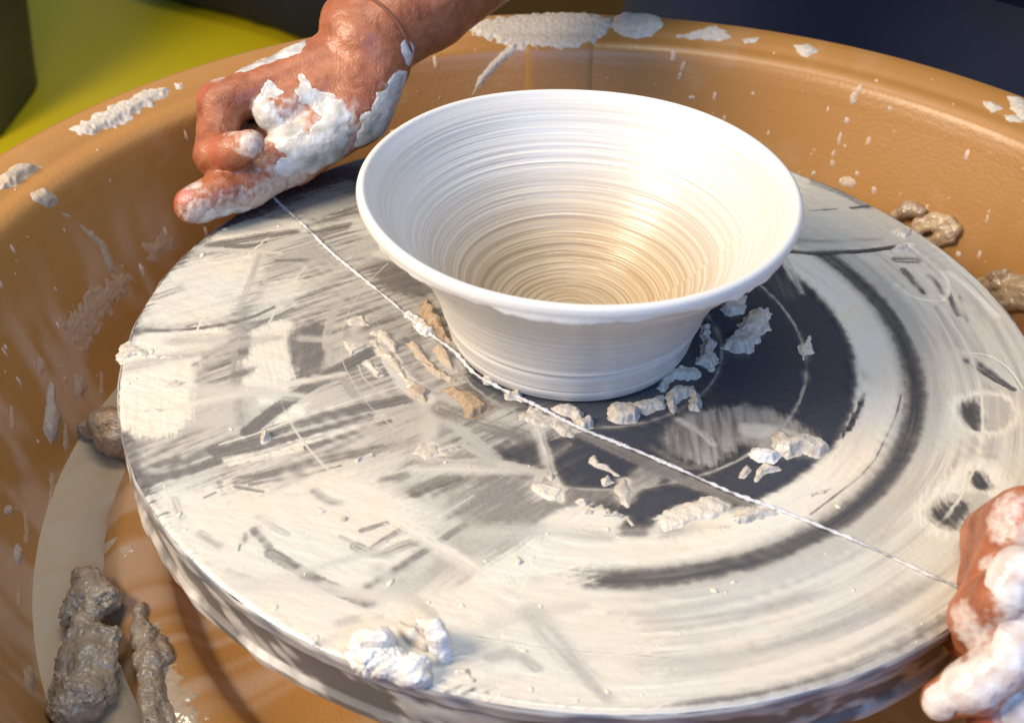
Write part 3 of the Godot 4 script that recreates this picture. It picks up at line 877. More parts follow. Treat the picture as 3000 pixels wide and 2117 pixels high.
func ring(r0: float, r1: float, a0: float, a1: float, t: float, soft: float, streak: float) -> void:
	var sd := r0 * 3.1
	var mid := deg_to_rad((a0 + a1) * 0.5)
	var span := deg_to_rad((a1 - a0) * 0.5)
	var pts := PackedVector2Array()
	for i in 25:
		var a := deg_to_rad(lerpf(a0 - 8.0, a1 + 8.0, i / 24.0))
		pts.append(Vector2(cos(a), sin(a)) * r0)
		pts.append(Vector2(cos(a), sin(a)) * r1)
	var box := bounds(pts, soft + 3.0)
	for y in range(box.position.y, box.end.y):
		for x in range(box.position.x, box.end.x):
			var p := Vector2(x - NP * 0.5, y - NP * 0.5) * PX
			var r := p.length()
			if r < r0 - soft or r > r1 + soft:
				continue
			var a := absf(angle_difference(mid, p.angle()))
			var n := streaks.get_noise_2d(a * 6.0 + sd, r * 0.8)
			var e := (span - a) * r / 14.0 + n * 0.9
			if e < 0.0:
				continue
			var w := fray.get_noise_2d(p.x * 0.9, p.y * 0.9) * minf(soft * 0.6, 0.8)
			var m := smoothstep(r0 - soft * 0.5, r0 + soft * 0.5, r + w) * (1.0 - smoothstep(r1 - soft * 0.5, r1 + soft * 0.5, r + w)) * minf(e, 1.0)
			m *= clampf(1.0 - streak * (0.3 + 1.3 * streaks.get_noise_2d(a * 3.0 + 80.0, r * 0.55 + sd)), 0.0, 1.0)
			var at := y * NP + x
			T[at] = lerpf(T[at], t, m)


func build_wheel_head() -> void:
	T.resize(NP * NP)
	T.fill(0.03)
	streaks = noise(0.55, 11, 3)
	fray = noise(0.2, 12, 3)
	paint_wheel()
	# faint later wipes: along the turning on the right, across on the left
	for k in 30:
		var at := Vector2(rng.randf_range(-150.0, 60.0), rng.randf_range(-90.0, 150.0))
		if at.length() > 155.0 or at.length() < 62.0 or (at.x > 0.0 and at.y < 90.0):
			continue
		var dir := Vector2.from_angle(rng.randf_range(-0.45, 0.15) if rng.randf() < 0.75 else rng.randf_range(0.5, 1.4)) * rng.randf_range(10.0, 30.0)
		lay([at.x - dir.x, at.y - dir.y, at.x, at.y + rng.randf_range(-1.5, 1.5), at.x + dir.x, at.y + dir.y], rng.randf_range(4.0, 12.0), rng.randf_range(0.5, 0.9), 0.9, 0.5, 0.3)
	var grit := noise(0.5, 13, 3)
	var broad := noise(0.02, 14, 3)
	var scratch := noise(0.6, 15, 2, true)
	var impasto := noise(0.16, 16, 3)
	var rgb := PackedByteArray()
	var hgt := PackedByteArray()
	var rgh := PackedByteArray()
	rgb.resize(NP * NP * 3)
	hgt.resize(NP * NP)
	rgh.resize(NP * NP)
	# runny slip evens itself out: blend with a blurred copy, more in some places than in others
	var im := Image.create_from_data(NP, NP, false, Image.FORMAT_RF, T.to_byte_array())
	im.resize(NP / 8, NP / 8, Image.INTERPOLATE_TRILINEAR)
	im.resize(NP, NP, Image.INTERPOLATE_CUBIC)
	var even := im.get_data().to_float32_array()
	for i in NP * NP:
		T[i] = lerpf(T[i], even[i], clampf(0.35 + 1.1 * broad.get_noise_2d((i % NP) * 0.5, (i / NP) * 0.5), 0.05, 0.75))
	var ramp := Gradient.new()
	ramp.offsets = PackedFloat32Array([0.0, 0.14, 0.26, 0.42, 0.62, 0.77, 1.0])
	ramp.colors = PackedColorArray([Color(0.034, 0.038, 0.050), Color(0.105, 0.095, 0.082), Color(0.20, 0.18, 0.155), Color(0.40, 0.37, 0.315), Color(0.545, 0.50, 0.415), Color(0.62, 0.565, 0.46), Color(0.73, 0.68, 0.585)])
	var lut := []
	for i in 256:
		lut.append(ramp.sample(i / 255.0))
	for y in NP:
		for x in NP:
			var at := y * NP + x
			var px := (x - NP * 0.5) * PX
			var py := (y - NP * 0.5) * PX
			var t := T[at]
			var g := grit.get_noise_2d(px, py)
			var wet := t + g * 0.03 * minf(t * 3.0, 1.0)
			if t < 0.15:
				wet += maxf(scratch.get_noise_2d(px * 0.25 + py * 0.1, py * 1.6 - px * 0.5) - 0.72, 0.0) * 0.35
			var c: Color = lut[clampi(int(wet / 1.3 * 255.0), 0, 255)]
			var b := broad.get_noise_2d(px, py) * minf(t, 1.0)
			c = Color(c.r * (1.0 + 0.07 * b), c.g * (1.0 - 0.02 * b), c.b * (1.0 - 0.10 * b)).linear_to_srgb()
			rgb[at * 3] = clampi(int(c.r * 255.0), 0, 255)
			rgb[at * 3 + 1] = clampi(int(c.g * 255.0), 0, 255)
			rgb[at * 3 + 2] = clampi(int(c.b * 255.0), 0, 255)
			var thick := smoothstep(0.6, 1.0, t)
			var wave := impasto.get_noise_2d(px * 0.35 + py * 0.12, py * 1.1 - px * 0.3) if px + py * 0.3 < 15.0 else impasto.get_noise_2d(atan2(py, px) * 22.0, sqrt(px * px + py * py) * 0.9)
			hgt[at] = clampi(int(100.0 * (t + 0.05 * g * minf(t, 1.0) + 0.10 * b + 0.42 * thick * wave)), 0, 255)
			rgh[at] = clampi(int(255.0 * (0.27 + 0.06 * clampf(t, 0.0, 1.0) + 0.08 * g + 0.05 * b)), 0, 255)
	var m := mat("wheel_slip", Color.WHITE, 1.0)
	m.albedo_texture = ImageTexture.create_from_image(Image.create_from_data(NP, NP, false, Image.FORMAT_RGB8, rgb))
	m.roughness_texture = ImageTexture.create_from_image(Image.create_from_data(NP, NP, false, Image.FORMAT_L8, rgh))
	m.roughness_texture_channel = BaseMaterial3D.TEXTURE_CHANNEL_RED
	m.heightmap_enabled = true
	m.heightmap_texture = ImageTexture.create_from_image(Image.create_from_data(NP, NP, false, Image.FORMAT_L8, hgt))
	m.heightmap_scale = 0.17
	m.texture_repeat = false
	m.metallic_specular = 0.5
	m.clearcoat_enabled = true
	m.clearcoat = 0.5
	m.clearcoat_roughness = 0.1

	var wheel := thing("wheel_head", "round grey metal wheel head smeared with wet cream slip", "wheel head")
	var rows := 150
	var cols := 420
	var ragged := noise(0.35, 17, 4)
	put("slip_coating", grid(rows, cols, func(i: int, j: int):
		var th := TAU * j / cols
		var r := EDGE * pow(float(i) / (rows - 1), 0.8)
		var p := Vector2(cos(th), sin(th)) * r
		var x := clampi(int(p.x / PX + NP * 0.5), 2, NP - 3)
		var y := clampi(int(p.y / PX + NP * 0.5), 2, NP - 3)
		var h := 0.0
		for dy in [-2, 0, 2]:
			for dx in [-2, 0, 2]:
				h += T[(y + dy) * NP + x + dx]
		h = h / 9.0 * 0.5 + 0.06 * ragged.get_noise_2dv(p)
		if i == rows - 1:
			h = -0.35
			p *= 1.0 + 0.0012 * ragged.get_noise_2dv(p * 1.5)
		return Vector3(p.x, h, p.y) * S
	, true, func(i: int, j: int):
		var th := TAU * j / cols
		var r := EDGE * pow(float(i) / (rows - 1), 0.8)
		return Vector2(cos(th), sin(th)) * r / (PX * NP) + Vector2(0.5, 0.5)), m, wheel)
	# beads and bubbles of slip that catch the light
	var bv := PackedVector3Array()
	var bn := PackedVector3Array()
	var bc := PackedColorArray()
	var bi := PackedInt32Array()
	for k in 110:
		var a := rng.randf_range(0.5, 4.3)
		var r := rng.randf_range(70.0, 163.0) if k % 3 else rng.randf_range(158.0, 164.3)
		var p := Vector2(cos(a), sin(a)) * r
		var t := T[clampi(int(p.y / PX + NP * 0.5), 0, NP - 1) * NP + clampi(int(p.x / PX + NP * 0.5), 0, NP - 1)]
		if t < 0.45:
			continue
		var size := 0.3 + 0.8 * pow(rng.randf(), 3.0)
		var long := rng.randf_range(1.0, 2.4)
		var turn := rng.randf() * TAU
		var first := bv.size()
		for i in 4:
			for j in 9:
				var q := TAU * j / 9.0
				var e := PI * 0.5 * i / 3.0
				var d := Vector2(cos(q) * size * long, sin(q) * size).rotated(turn) * cos(e)
				bv.append(Vector3(p.x + d.x, 0.25 * t + 0.15 + size * 0.55 * sin(e), p.y + d.y) * S)
				bn.append(Vector3(cos(q + turn) * cos(e), sin(e) + 0.2, sin(q + turn) * cos(e)).normalized())
				bc.append(Color(0.62, 0.55, 0.43))
				if i < 3:
					var o := first + i * 9
					bi.append_array([o + j, o + (j + 1) % 9, o + 9 + j, o + (j + 1) % 9, o + 9 + (j + 1) % 9, o + 9 + j])
	put("slip_beads", to_mesh(bv, bn, bi, bc), mats.slip_bead, wheel).set_meta("kind", "stuff")
	# side of the disc: bright turned band at the top, dark recesses and slip runs below
	var drip := noise(0.035, 18, 3)
	var cell := noise(0.05, 19, 2)
	var sc := 900
	var ys := [-0.3, -0.9, -1.5, -2.4, -3.4, -4.4, -5.0, -5.6, -6.6, -7.8, -9.0, -10.2, -11.4, -12.6, -13.8, -15.0, -16.2, -17.2, -18.2, -19.0, -19.8, -20.6, -21.2, -21.6]
	var slip_on := func(i: int, j: int) -> float:
		var arc := TAU * j / sc * EDGE
		var y: float = ys[i]
		var k := drip.get_noise_2d(cos(TAU * j / sc) * 210.0 + y * 1.5, sin(TAU * j / sc) * 210.0 + y * 1.9) * 1.6 + 0.22
		k += 0.75 * cell.get_noise_2d(arc * 0.8, y * 2.6)
		if y > -5.2:
			k = 0.3 + 0.4 * k
		if y < -18.5:
			k = maxf(k, 0.2 + 0.5 * k)
		return k
	var side := mat("wheel_side", Color.WHITE, 0.42, true)
	side.clearcoat_enabled = true
	side.clearcoat = 0.12
	side.clearcoat_roughness = 0.15
	put("disc_side", grid(ys.size(), sc, func(i: int, j: int):
		var th := TAU * j / sc
		var y: float = ys[i]
		var k: float = slip_on.call(i, j)
		var r := EDGE - 0.25 if i == 0 else EDGE + 0.25
		if y < -5.2 and y > -19.0:
			r = EDGE - 1.4
		if y > -2.0 and i > 0:
			r += 0.2
		r += clampf((k - 0.1) * 1.0, 0.0, 0.8)
		return Vector3(r * cos(th), y, r * sin(th)) * S
	, true, null, func(i: int, j: int):
		var k: float = slip_on.call(i, j)
		var y: float = ys[i]
		var bare := Color(0.15, 0.15, 0.17) if y > -5.2 else Color(0.115, 0.10, 0.09)
		return bare.lerp(Color(0.44, 0.395, 0.34), smoothstep(0.02, 0.5, k) * (0.85 if y < -5.2 else 0.6))), side, wheel)
	put("underside", grid(2, 120, func(i: int, j: int): return Vector3([163.5, 20.0][i] * cos(TAU * j / 120.0), -21.6, [163.5, 20.0][i] * sin(TAU * j / 120.0)) * S, true), side, wheel)
	put("shaft", grid(2, 40, func(i: int, j: int): return Vector3(22.0 * cos(TAU * j / 40.0), [-21.7, -77.0][i], 22.0 * sin(TAU * j / 40.0)) * S, true), side, wheel)


func paint_wheel() -> void:
	# right half: rings left by turning the wheel under a rib
	ring(98, 170, -75, 102, 0.92, 5, 0.35)
	ring(98, 112, -62, 95, 1.1, 2, 0.15)
	ring(111, 115, -50, 95, 0.85, 2, 0.4)
	ring(114, 121.5, -47, 96, 0.07, 6, 0.2)
	ring(122, 127, -40, 88, 0.6, 3, 0.5)
	ring(129, 131.5, 40, 115, 0.6, 2, 0.6)
	ring(134, 138, 58, 118, 0.5, 3, 0.6)
	ring(141, 143, 70, 110, 0.72, 1.5, 0.6)
	ring(147, 152, 48, 104, 0.5, 4, 0.5)
	ring(154.5, 156, -45, 20, 0.6, 1.5, 0.5)
	ring(160.5, 163.5, 20, 84, 0.3, 2.2, 0.5)
	# left half: smeared by hand
	fill([-158, -47, -151.5, -62, -137, -77, -124.5, -93.5, -95, -119, -85, -79, -73.5, -54, -41.5, -6.5, -43.5, 54.5, -154, 59.5, -161.5, 35, -165, 13.5, -163.5, -21.5], 0.56, 4, 2, -0.58, 0.45)
	fill([-14, 34, 0.5, 71, -22.5, 144.5, -71, 149, -114.5, 115, -142.5, 82, -157.5, 49, -161, 33], 0.58, 6, 3, -0.65, 0.45)
	fill([-142, 84.5, -117, 80.5, -81.5, 68, -52.5, 68, -43.5, 100, -22.5, 144.5, -71, 149, -114.5, 115], 0.74, 8, 5, -0.63, 0.45)
	fill([-152, -62, -137.5, -78, -115.5, -77, -114, -70.5, -129, -64.5, -146.5, -58], 0.82, 1, 1.2, -0.53, 0.3)
	fill([-162, -34, -149, -46, -132.5, -51.5, -124.5, -49, -125.5, -31.5, -130, -13.5, -134.5, -4.5, -163, 2.5, -164, -9.5, -164, -20.5], 0.86, 3, 3, -0.51, 0.35)
	fill([-163, 4.5, -134, -1, -129.5, 5.5, -135, 15, -139, 23, -131, 61, -154, 62, -160, 41.5, -165, 17.5], 1, 2, 1.5, 1.34, 0.2)
	fill([-122.5, -28, -110, -37.5, -107.5, -27.5, -108, -16.5, -114.5, -12.5, -124, -11.5], 0.78, 4, 5, -0.49, 0.6)
	fill([-124, 2.5, -109, -8.5, -108.5, 10.5, -101, 33.5, -110, 47.5, -114.5, 35, -123.5, 35.5, -115, 24, -124.5, 22, -119, 14], 0.92, 1.5, 1.5, 1.28, 0.25)
	fill([-118, -92.5, -95, -105.5, -92, -92, -107, -81, -113, -77], 0.6, 4, 3, -0.62, 0.6)
	fill([-98, -74.5, -89.5, -82, -80, -64, -90.5, -66.5], 0.7, 3, 3, -0.60, 0.6)
	fill([-103.5, -57, -86.5, -64.5, -75.5, -53, -92.5, -47.5], 0.5, 5, 4, -0.66, 0.85)
	fill([-126, -49, -104.5, -62.5, -92.5, -44, -107, -41, -122, -36], 0.441, 4, 4, -0.59, 0.8)
	fill([-107, -3, -95.5, -7.5, -92, 18.5, -99, 32, -107.5, 10.5], 0.2265, 2, 2, 1.42, 0.2)
	fill([-86, -34, -73.5, -58.5, -58.5, -30.5, -59, -19.5], 0.232, 3, 2, -0.56, 0.3)
	lay([-86, -34, -92.5, -21.5, -94.5, -8.5, -94.5, 5.5, -91, 20.5], 3.9, 0.5, 0.3, 0.35, 0)
	lay([-86.5, 26, -82.5, 33.5, -78, 40.5], 4.1, 0.45, 0.4, 0.35, 0)
	lay([-127, -11.5, -125, 16, -121, 37, -115, 53.5], 6.0, 0.419, 0.6, 0.6, 0)
	lay([-123.5, 6, -123, 11.5, -123, 14], 5.0, 0.254, 0.5, 0.3, 0)
	lay([-123, 27.5, -120.5, 26.5], 4.7, 0.2925, 0.5, 0.3, 0)
	lay([-129, -51, -129, -26.5, -129.5, -11.5], 3.6, 0.5, 0.7, 0.5, 0)
	lay([-149.5, -55, -137, -61, -125.5, -65.5, -111.5, -70.5], 5.8, 0.2375, 0.35, 0.35, 0.3)
	lay([-111.5, -70.5, -104.5, -73, -98.5, -75.5], 8.7, 0.2265, 0.2, 0.2, 0)
	lay([-142.5, -55, -133.5, -56, -128, -59.5], 3.7, 0.232, 0.4, 0.2, 0.4)
	lay([-160.5, 3.5, -144, 2, -134, -1.5, -124, -6.5, -116.5, -14], 2.4, 0.254, 0.35, 0.2, 0.2)
	lay([-139.5, 23.5, -132, 14, -123.5, 1.5, -116.5, -6.5, -109.5, -13.5], 1.8, 0.298, 0.4, 0.3, 0.2)
	lay([-121, -46, -114, -46.5, -107, -48], 2.6, 0.243, 0.5, 0.4, 0.5)
	lay([-106.5, -0.5, -96.5, -8.5], 0.5, 0.5, 0.4, 0.2, 0)
	lay([-162.5, -17.5, -154.5, -24], 6.9, 0.4025, 0.8, 0.7, 0)
	fill([-136, 96.5, -100.5, 91, -58, 102.5, -24.5, 112, -1, 118, 25, 158.5, -6, 165, -41, 162.5, -78, 150.5, -113, 128], 0.9, 5, 5, -0.42, 0.3)
	# dark wiped bands and the cream lines between them
	lay([-113, 57.5, -104.5, 43.5, -92, 27, -77, 11.5], 6.3, 0.232, 0.25, 0.15, 0)
	fill([-108, 56.5, -97, 38.5, -94.5, 47, -98, 55.5], 0.95, 1, 1.5, -0.94, 0.3)
	lay([-122, 67, -109, 61, -102, 54.5, -79.5, 44.5, -60, 37], 6.1, 0.2485, 0.35, 0.35, 0)
	lay([-121, 64.5, -111.5, 59.5, -99.5, 51.5, -88.5, 44.5, -65.5, 31.5], 1.1, 0.85, 0.5, 0.3, 0)
	lay([-106.5, 61.5, -88.5, 52.5, -64.5, 42], 0.9, 0.6, 0.6, 0.5, 0)
	lay([-120.5, 69.5, -108.5, 65, -91.5, 57, -74, 48], 4.4, 0.254, 0.4, 0.35, 0)
	fill([-119, 72.5, -101, 65, -92, 60, -73.5, 49.5, -68, 47.5, -87, 60.5, -98, 68.5, -115.5, 74.5], 0.92, 1.5, 2, -0.43, 0.35)
	lay([-92.5, 64.5, -82.5, 59, -73.5, 53.5, -67, 50], 3.1, 0.276, 0.35, 0.3, 0.2)
	lay([-111.5, 81.5, -99, 75.5, -81, 68.5, -60.5, 61], 5.7, 0.298, 0.5, 0.6, 0)
	lay([-107.5, 83, -91.5, 78, -80.5, 73], 2.1, 0.265, 0.5, 0.4, 0.3)
	lay([-142.5, 83, -131.5, 79.5, -120.5, 72.5], 5.3, 0.2595, 0.35, 0.25, 0)
	lay([-138.5, 75, -133, 72], 3.6, 0.276, 0.5, 0.3, 0)
	lay([-117.5, 82, -113.5, 90, -110, 96.5], 2.5, 0.375, 0.6, 0.6, 0)
	fill([-139, 87, -117, 85, -110.5, 86, -97.5, 85.5, -84.5, 79, -73, 76, -60.5, 87.5, -50.5, 95, -67.5, 104, -58, 112.5, -69.5, 126, -85.5, 118.5, -97.5, 112, -101.5, 114.5, -116, 116.5, -128, 103.5], 0.88, 4, 5, -0.46, 0.3)
	fill([-112, 118, -102, 113, -95.5, 113.5, -82.5, 123, -67.5, 130.5, -62.5, 134.5, -71.5, 143.5, -86.5, 140], 0.86, 4, 4, 0.59, 0.35)
	lay([-129.5, 90.5, -125.5, 98.5], 3.9, 0.5, 0.8, 0.7, 0)
	lay([-103, 102.5, -97, 109.5], 3.3, 0.32, 0.4, 0.3, 0)
	lay([-105, 104.5, -104.5, 108], 2.2, 0.43, 0.6, 0.3, 0)
	lay([-96, 112, -86.5, 118.5, -76.5, 125, -65, 130], 4.9, 0.287, 0.3, 0.35, 0)
	lay([-107.5, 119.5, -96.5, 123.5], 3.1, 0.5, 0.7, 0.5, 0)
	lay([-118.5, 105, -111.5, 110], 3.9, 0.45, 0.6, 0.6, 0)
	lay([-102.5, 97.5, -92.5, 104], 3.2, 0.5, 0.7, 0.5, 0)
	lay([-70.5, 101.5, -63.5, 98], 2.6, 0.3475, 0.5, 0.4, 0)
	lay([-87, 85, -84, 88.5, -79.5, 90], 4.4, 0.375, 0.7, 0.4, 0)
	lay([-112, 84, -103, 86], 1.9, 0.3475, 0.5, 0.3, 0.3)
	lay([-120.5, 89.5, -117.5, 87], 1.0, 0.3475, 0.5, 0.2, 0)
	lay([-71.5, 108, -64.5, 112, -56.5, 106.5, -50.5, 105], 4.9, 0.375, 0.5, 0.6, 0)
	lay([-76.5, 104.5, -72, 107], 2.7, 0.5, 0.7, 0.5, 0)
	lay([-68.5, 127, -57.5, 115.5, -41.5, 99], 2.4, 0.364, 0.45, 0.4, 0)
	lay([-72.5, 137.5, -62, 134.5], 4.9, 0.55, 0.8, 0.5, 0)
	# front middle: diagonal veil and the bare patch in front of the bowl
	fill([-49.5, 101.5, -36, 97, -24.5, 101, -20, 104, -32, 116, -39, 125.5, -60, 130.5, -66, 127], 0.5, 5, 4, -0.85, 0.55)
	fill([-65, 80, -56, 65, -32.5, 64, -15.5, 73.5, -20.5, 77.5, -41.5, 83.5, -59.5, 86.5], 0.32, 4, 3, -0.73, 0.8)
	fill([-48, 93.5, -39, 82, -23, 75.5, -18.5, 86, -12, 85.5, -4, 78.5, 10, 81, 10, 86, -9, 88, -13.5, 93, -19.5, 100, -28, 101, -34, 96, -40, 94.5], 0.34, 3, 2, -0.84, 0.35)
	fill([-35, 63, -11, 54, 6.5, 56.5, 30, 65.5, 18.5, 66, 10.5, 74, 4.5, 80, -8, 80.5, -15, 71, -27.5, 69], 0.03, 2, 2, -0.66, 0.3)
	lay([-48, 95, -43, 90, -37.5, 84.5], 1.1, 0.9, 0.4, 0.3, 0.3)
	lay([-57.5, 67, -47, 70, -32.5, 67.5, -24, 73], 3.9, 0.6, 0.5, 0.6, 0)
	lay([-69, 126.5, -55, 113, -39.5, 97.5], 3.3, 0.34, 0.5, 0.45, 0)
	lay([-66.5, 108.5, -57.5, 99], 3.4, 0.3, 0.7, 0.6, 0)
	lay([-67, 79, -49.5, 71.5], 4.1, 0.34, 0.6, 0.6, 0)
	lay([-56, 85.5, -42.5, 76.5], 3.9, 0.2, 0.7, 0.6, 0)
	fill([-5.5, 86.5, 0.5, 88, 7, 90.5, 9.5, 93.5, 5.5, 99.5, 1.5, 102, 27, 98.5, 26, 109, -0.5, 112.5, -20, 117.5, -26.5, 122, -37, 130, -38.5, 122.5, -32, 116, -20.5, 102.5, -13.5, 93.5], 0.97, 1.5, 2, -0.78, 0.2)
	fill([-66, 133, -38, 122.5, -26.5, 122, -18, 124, -30.5, 133.5, -42.5, 138.5, -59, 142], 0.9, 5, 4, -0.71, 0.2)
	fill([4.5, 100.5, 11.5, 94.5, 17.5, 96, 19, 98.5, 11.5, 100.5], 0.34, 1.5, 1.5, -0.31, 0.3)
	lay([-30.5, 148, -24, 145.5, -17.5, 151], 5.2, 0.5, 0.7, 0.3, 0)
	lay([-34, 141, -13.5, 144.5, 22.5, 146.5], 0.6, 0.5, 0.6, 0.4, 0)
	lay([-20, 118, -9, 115, -4, 112], 1.4, 1.1, 0.4, 0.1, 0.4)
	# splashes of runny slip in front of the bowl
	lay([-41.5, 61, -35, 66.5, -28, 70.5], 3.0, 0.62, 0.4, 0.3, 0)
	lay([-29.5, 69.5, -24, 70, -18.5, 72, -16, 74], 3.8, 0.72, 0.25, 0.1, 0)
	lay([-17, 75, -18, 79], 3.4, 0.7, 0.3, 0.1, 0)
	fill([-19, 78.5, -16.5, 77.5, -9.5, 79.5, -8, 80.5, -11, 86, -13.5, 86, -17.5, 83.5, -19.5, 80.5], 0.75, 1, 0.6, -0.05, 0.05)
	fill([-58, 66, -55.5, 61, -50.5, 60.5, -49.5, 63.5, -44.5, 61.5, -44, 64, -50, 67, -53.5, 68.5], 0.95, 1, 1, -0.05, 0.1)
	fill([5, 80, 9, 74.5, 16.5, 67, 19.5, 64, 26.5, 69, 24.5, 74, 15, 79, 11.5, 87.5, 8, 86], 0.5, 1.5, 1, -0.72, 0.4)
	fill([8.5, 75, 10.5, 74, 11.5, 76, 10, 78.5], 1.2, 1, 0.6, -0.05, 0.05)
	lay([26, 73, 30.5, 76, 37.5, 78], 4.2, 0.45, 0.4, 0.3, 0)
	fill([19, 92.5, 24.5, 87, 38, 81, 41.5, 84.5, 43.5, 86.5, 39.5, 93, 32, 94, 21, 99, 18, 96], 0.98, 1, 1, -0.31, 0.15)
	fill([17.5, 98, 22.5, 94.5, 32, 94, 42.5, 95, 34.5, 97.5, 21, 101], 0.5, 2, 1.5, -0.31, 0.5)
	lay([43, 88.5, 47, 85, 49.5, 84], 3.1, 0.6, 0.5, 0.2, 0)
	fill([23, 58.5, 29.5, 42, 42.5, 37.5, 59, 34, 71.5, 44, 79, 54.5, 63, 62.5, 50.5, 54.5, 44, 64.5, 36, 69.5], 0.47, 2, 2, 1.57, 0.38)
	lay([21, 59.5, 28.5, 67.5, 35, 68], 3.5, 0.3, 0.6, 0.5, 0)
	lay([30.5, 44.5, 37, 50.5, 40.5, 56.5], 4.0, 0.65, 0.7, 0.5, 0)
	lay([53, 48.5, 61, 49, 69, 52.5], 8.8, 0.75, 0.6, 0.3, 0)
	lay([-58, 36, -53.5, 42.5, -54, 57], 7.3, 0.7, 0.45, 0.5, 0)
	lay([-46.5, 49.5, -38, 59, -31, 66.5], 5.8, 0.6, 0.5, 0.4, 0)
	lay([-7, 58.5, -15, 68.5, -22.5, 75.5], 4.9, 0.32, 0.6, 0.8, 0)
	lay([-50.5, 42.5, -40.5, 48, -22.5, 55.5], 10.5, 0.3, 0.7, 0.7, 0)
	# splash left of the bowl
	fill([-78.5, 5.5, -75.5, 3.5, -73.5, 9.5, -68.5, 12, -63, 25.5, -56, 32, -57, 37, -63, 32.5, -69, 20, -74.5, 14.5], 0.95, 1, 1, 0.94, 0.1)
	fill([-88.5, 6, -79, 8, -84, 15], 0.95, 0.8, 0.8, 0.26, 0.1)
	fill([-80.5, 19, -77, 16, -71.5, 25.5, -73.5, 27, -77.5, 22], 0.95, 0.8, 0.8, 0.93, 0.1)
	fill([-88.5, -7, -82.5, -10, -80.5, -6.5, -83, -4, -87.5, -4], 0.95, 0.8, 0.8, -0.05, 0.1)
	lay([-81, 20, -78.5, 27.5, -72.5, 34.5], 0.9, 0.6, 0.4, 0.2, 0)
	lay([-80, -9.5, -76, -5, -75, -1], 0.7, 0.5, 0.4, 0.2, 0)
	lay([-85.5, -3.5, -85, 5], 0.5, 0.6, 0.4, 0.2, 0)
	lay([-89, 1.5, -85.5, -2.5], 1.3, 0.6, 0.4, 0.2, 0)
	lay([-70.5, 16.5, -62.5, 32.5, -55.5, 37.5], 6.8, 0.85, 0.3, 0.2, 0)
	# right edge: dividing line, brush marks, thumb dabs
	fill([83, -63, 103, -129, 113, -122.5, 127.5, -104, 138, -88.5, 147.5, -71.5, 134.5, -73, 115, -66.5], 0.72, 2, 2, -0.06, 0.4)
	lay([106.5, -123.5, 117, -115, 125, -104], 9.1, 0.38, 0.6, 0.5, 0)
	lay([83.5, -65, 96, -64, 115, -66.5, 130, -71], 3.8, 0.06, 0.4, 0.2, 0.1)
	lay([88, -73.5, 104, -73.5, 125.5, -77], 2.9, 0.45, 0.7, 0.5, 0)
	lay([99, -98, 111, -100.5], 1.2, 0.12, 0.4, 0.2, 0.3)
	lay([117.5, -101.5, 127, -104.5], 3.0, 0.2, 0.6, 0.4, 0)
	lay([101, -130, 105.5, -126.5], 3.9, 0.35, 0.6, 0.3, 0)
	fill([73, -48, 78.5, -53, 83.5, -37, 81, -29, 76, -36.5], 0.16, 5, 4, 1.50, 0.7)
	lay([82, -58.5, 83.5, -46.5, 85.5, -35], 4.7, 0.65, 0.5, 0.5, 0.5)
	lay([128, -61, 135.5, -61], 6.8, 0.3, 0.6, 0.4, 0)
	lay([129, -53.5, 131.5, -44, 133, -37.5], 4.1, 0.2, 0.4, 0.3, 0.4)
	lay([138.5, -50, 140, -43.5, 141, -36.5], 3.4, 0.3, 0.5, 0.3, 0.3)
	lay([143, -38.5, 142.5, -30.5, 142.5, -22.5], 2.9, 0.2, 0.5, 0.4, 0.3)
	lay([146.5, -35.5, 146, -27.5, 145, -18.5], 2.1, 0.4, 0.6, 0.4, 0.3)
	lay([135.5, -28, 136.5, -16, 137, -3], 3.2, 0.55, 0.7, 0.4, 0)
	lay([143.5, -53.5, 145, -45, 141.5, -34.5, 138.5, -31, 128, -32.5, 123.5, -42.5], 2.3, 1.25, 0.6, 0.1, 0)
	lay([146.5, -52.5, 153, -39, 157.5, -23], 4.9, 1.2, 0.8, 0.1, 0)
	lay([131, -70.5, 136.5, -72.5], 4.0, 1.3, 0.6, 0.1, 0)
	lay([133, -82, 141.5, -86.5], 6.0, 1.2, 0.6, 0.2, 0)
	fill([139, 2.5, 147, 4.5, 152.5, 15, 151.5, 24, 144.5, 23, 139, 14], 0.85, 2, 1, 1.02, 0.1)
	lay([140, 6.5, 144, 13.5, 150, 22], 6.8, 0.14, 0.45, 0.45, 0.5)
	lay([138, 1.5, 147, 2, 152.5, 10.5, 153.5, 21.5], 1.5, 1.25, 0.7, 0.1, 0)
	fill([125.5, 28.5, 137, 23, 149, 25, 148.5, 38, 138, 48.5, 127.5, 49, 123, 39.5], 1.2, 2, 0.8, 1.85, 0.05)
	fill([128, 31, 137, 25.5, 146.5, 27.5, 145.5, 38.5, 137.5, 46, 129, 46, 126.5, 38], 0.6, 1.2, 0.6, 1.85, 0.2)
	fill([127.5, 32.5, 136.5, 27.5, 133, 45, 127.5, 45], 0.1, 2, 1, 1.46, 0.2)
	fill([99.5, 84, 109, 74.5, 125.5, 58.5, 133.5, 61.5, 135, 76.5, 127.5, 88.5, 120, 95.5, 108, 98, 100, 94.5], 1.2, 2.5, 1, 1.84, 0.05)
	fill([102, 86, 109, 78.5, 121, 75, 126.5, 77.5, 127.5, 84.5, 120, 93, 110, 95, 103.5, 91.5], 0.66, 1.2, 0.6, 1.83, 0.15)
	fill([121, 67.5, 127.5, 65, 128.5, 75.5, 121, 75], 0.6, 1.2, 0.6, 1.84, 0.15)
	fill([104, 87, 109.5, 81.5, 118, 80, 117.5, 85, 111, 93, 105.5, 90.5], 0.08, 2, 1.4, 1.34, 0.25)
	fill([122, 67, 127, 66, 127.5, 75.5, 121.5, 75], 0.06, 1.2, 0.8, 1.37, 0.2)
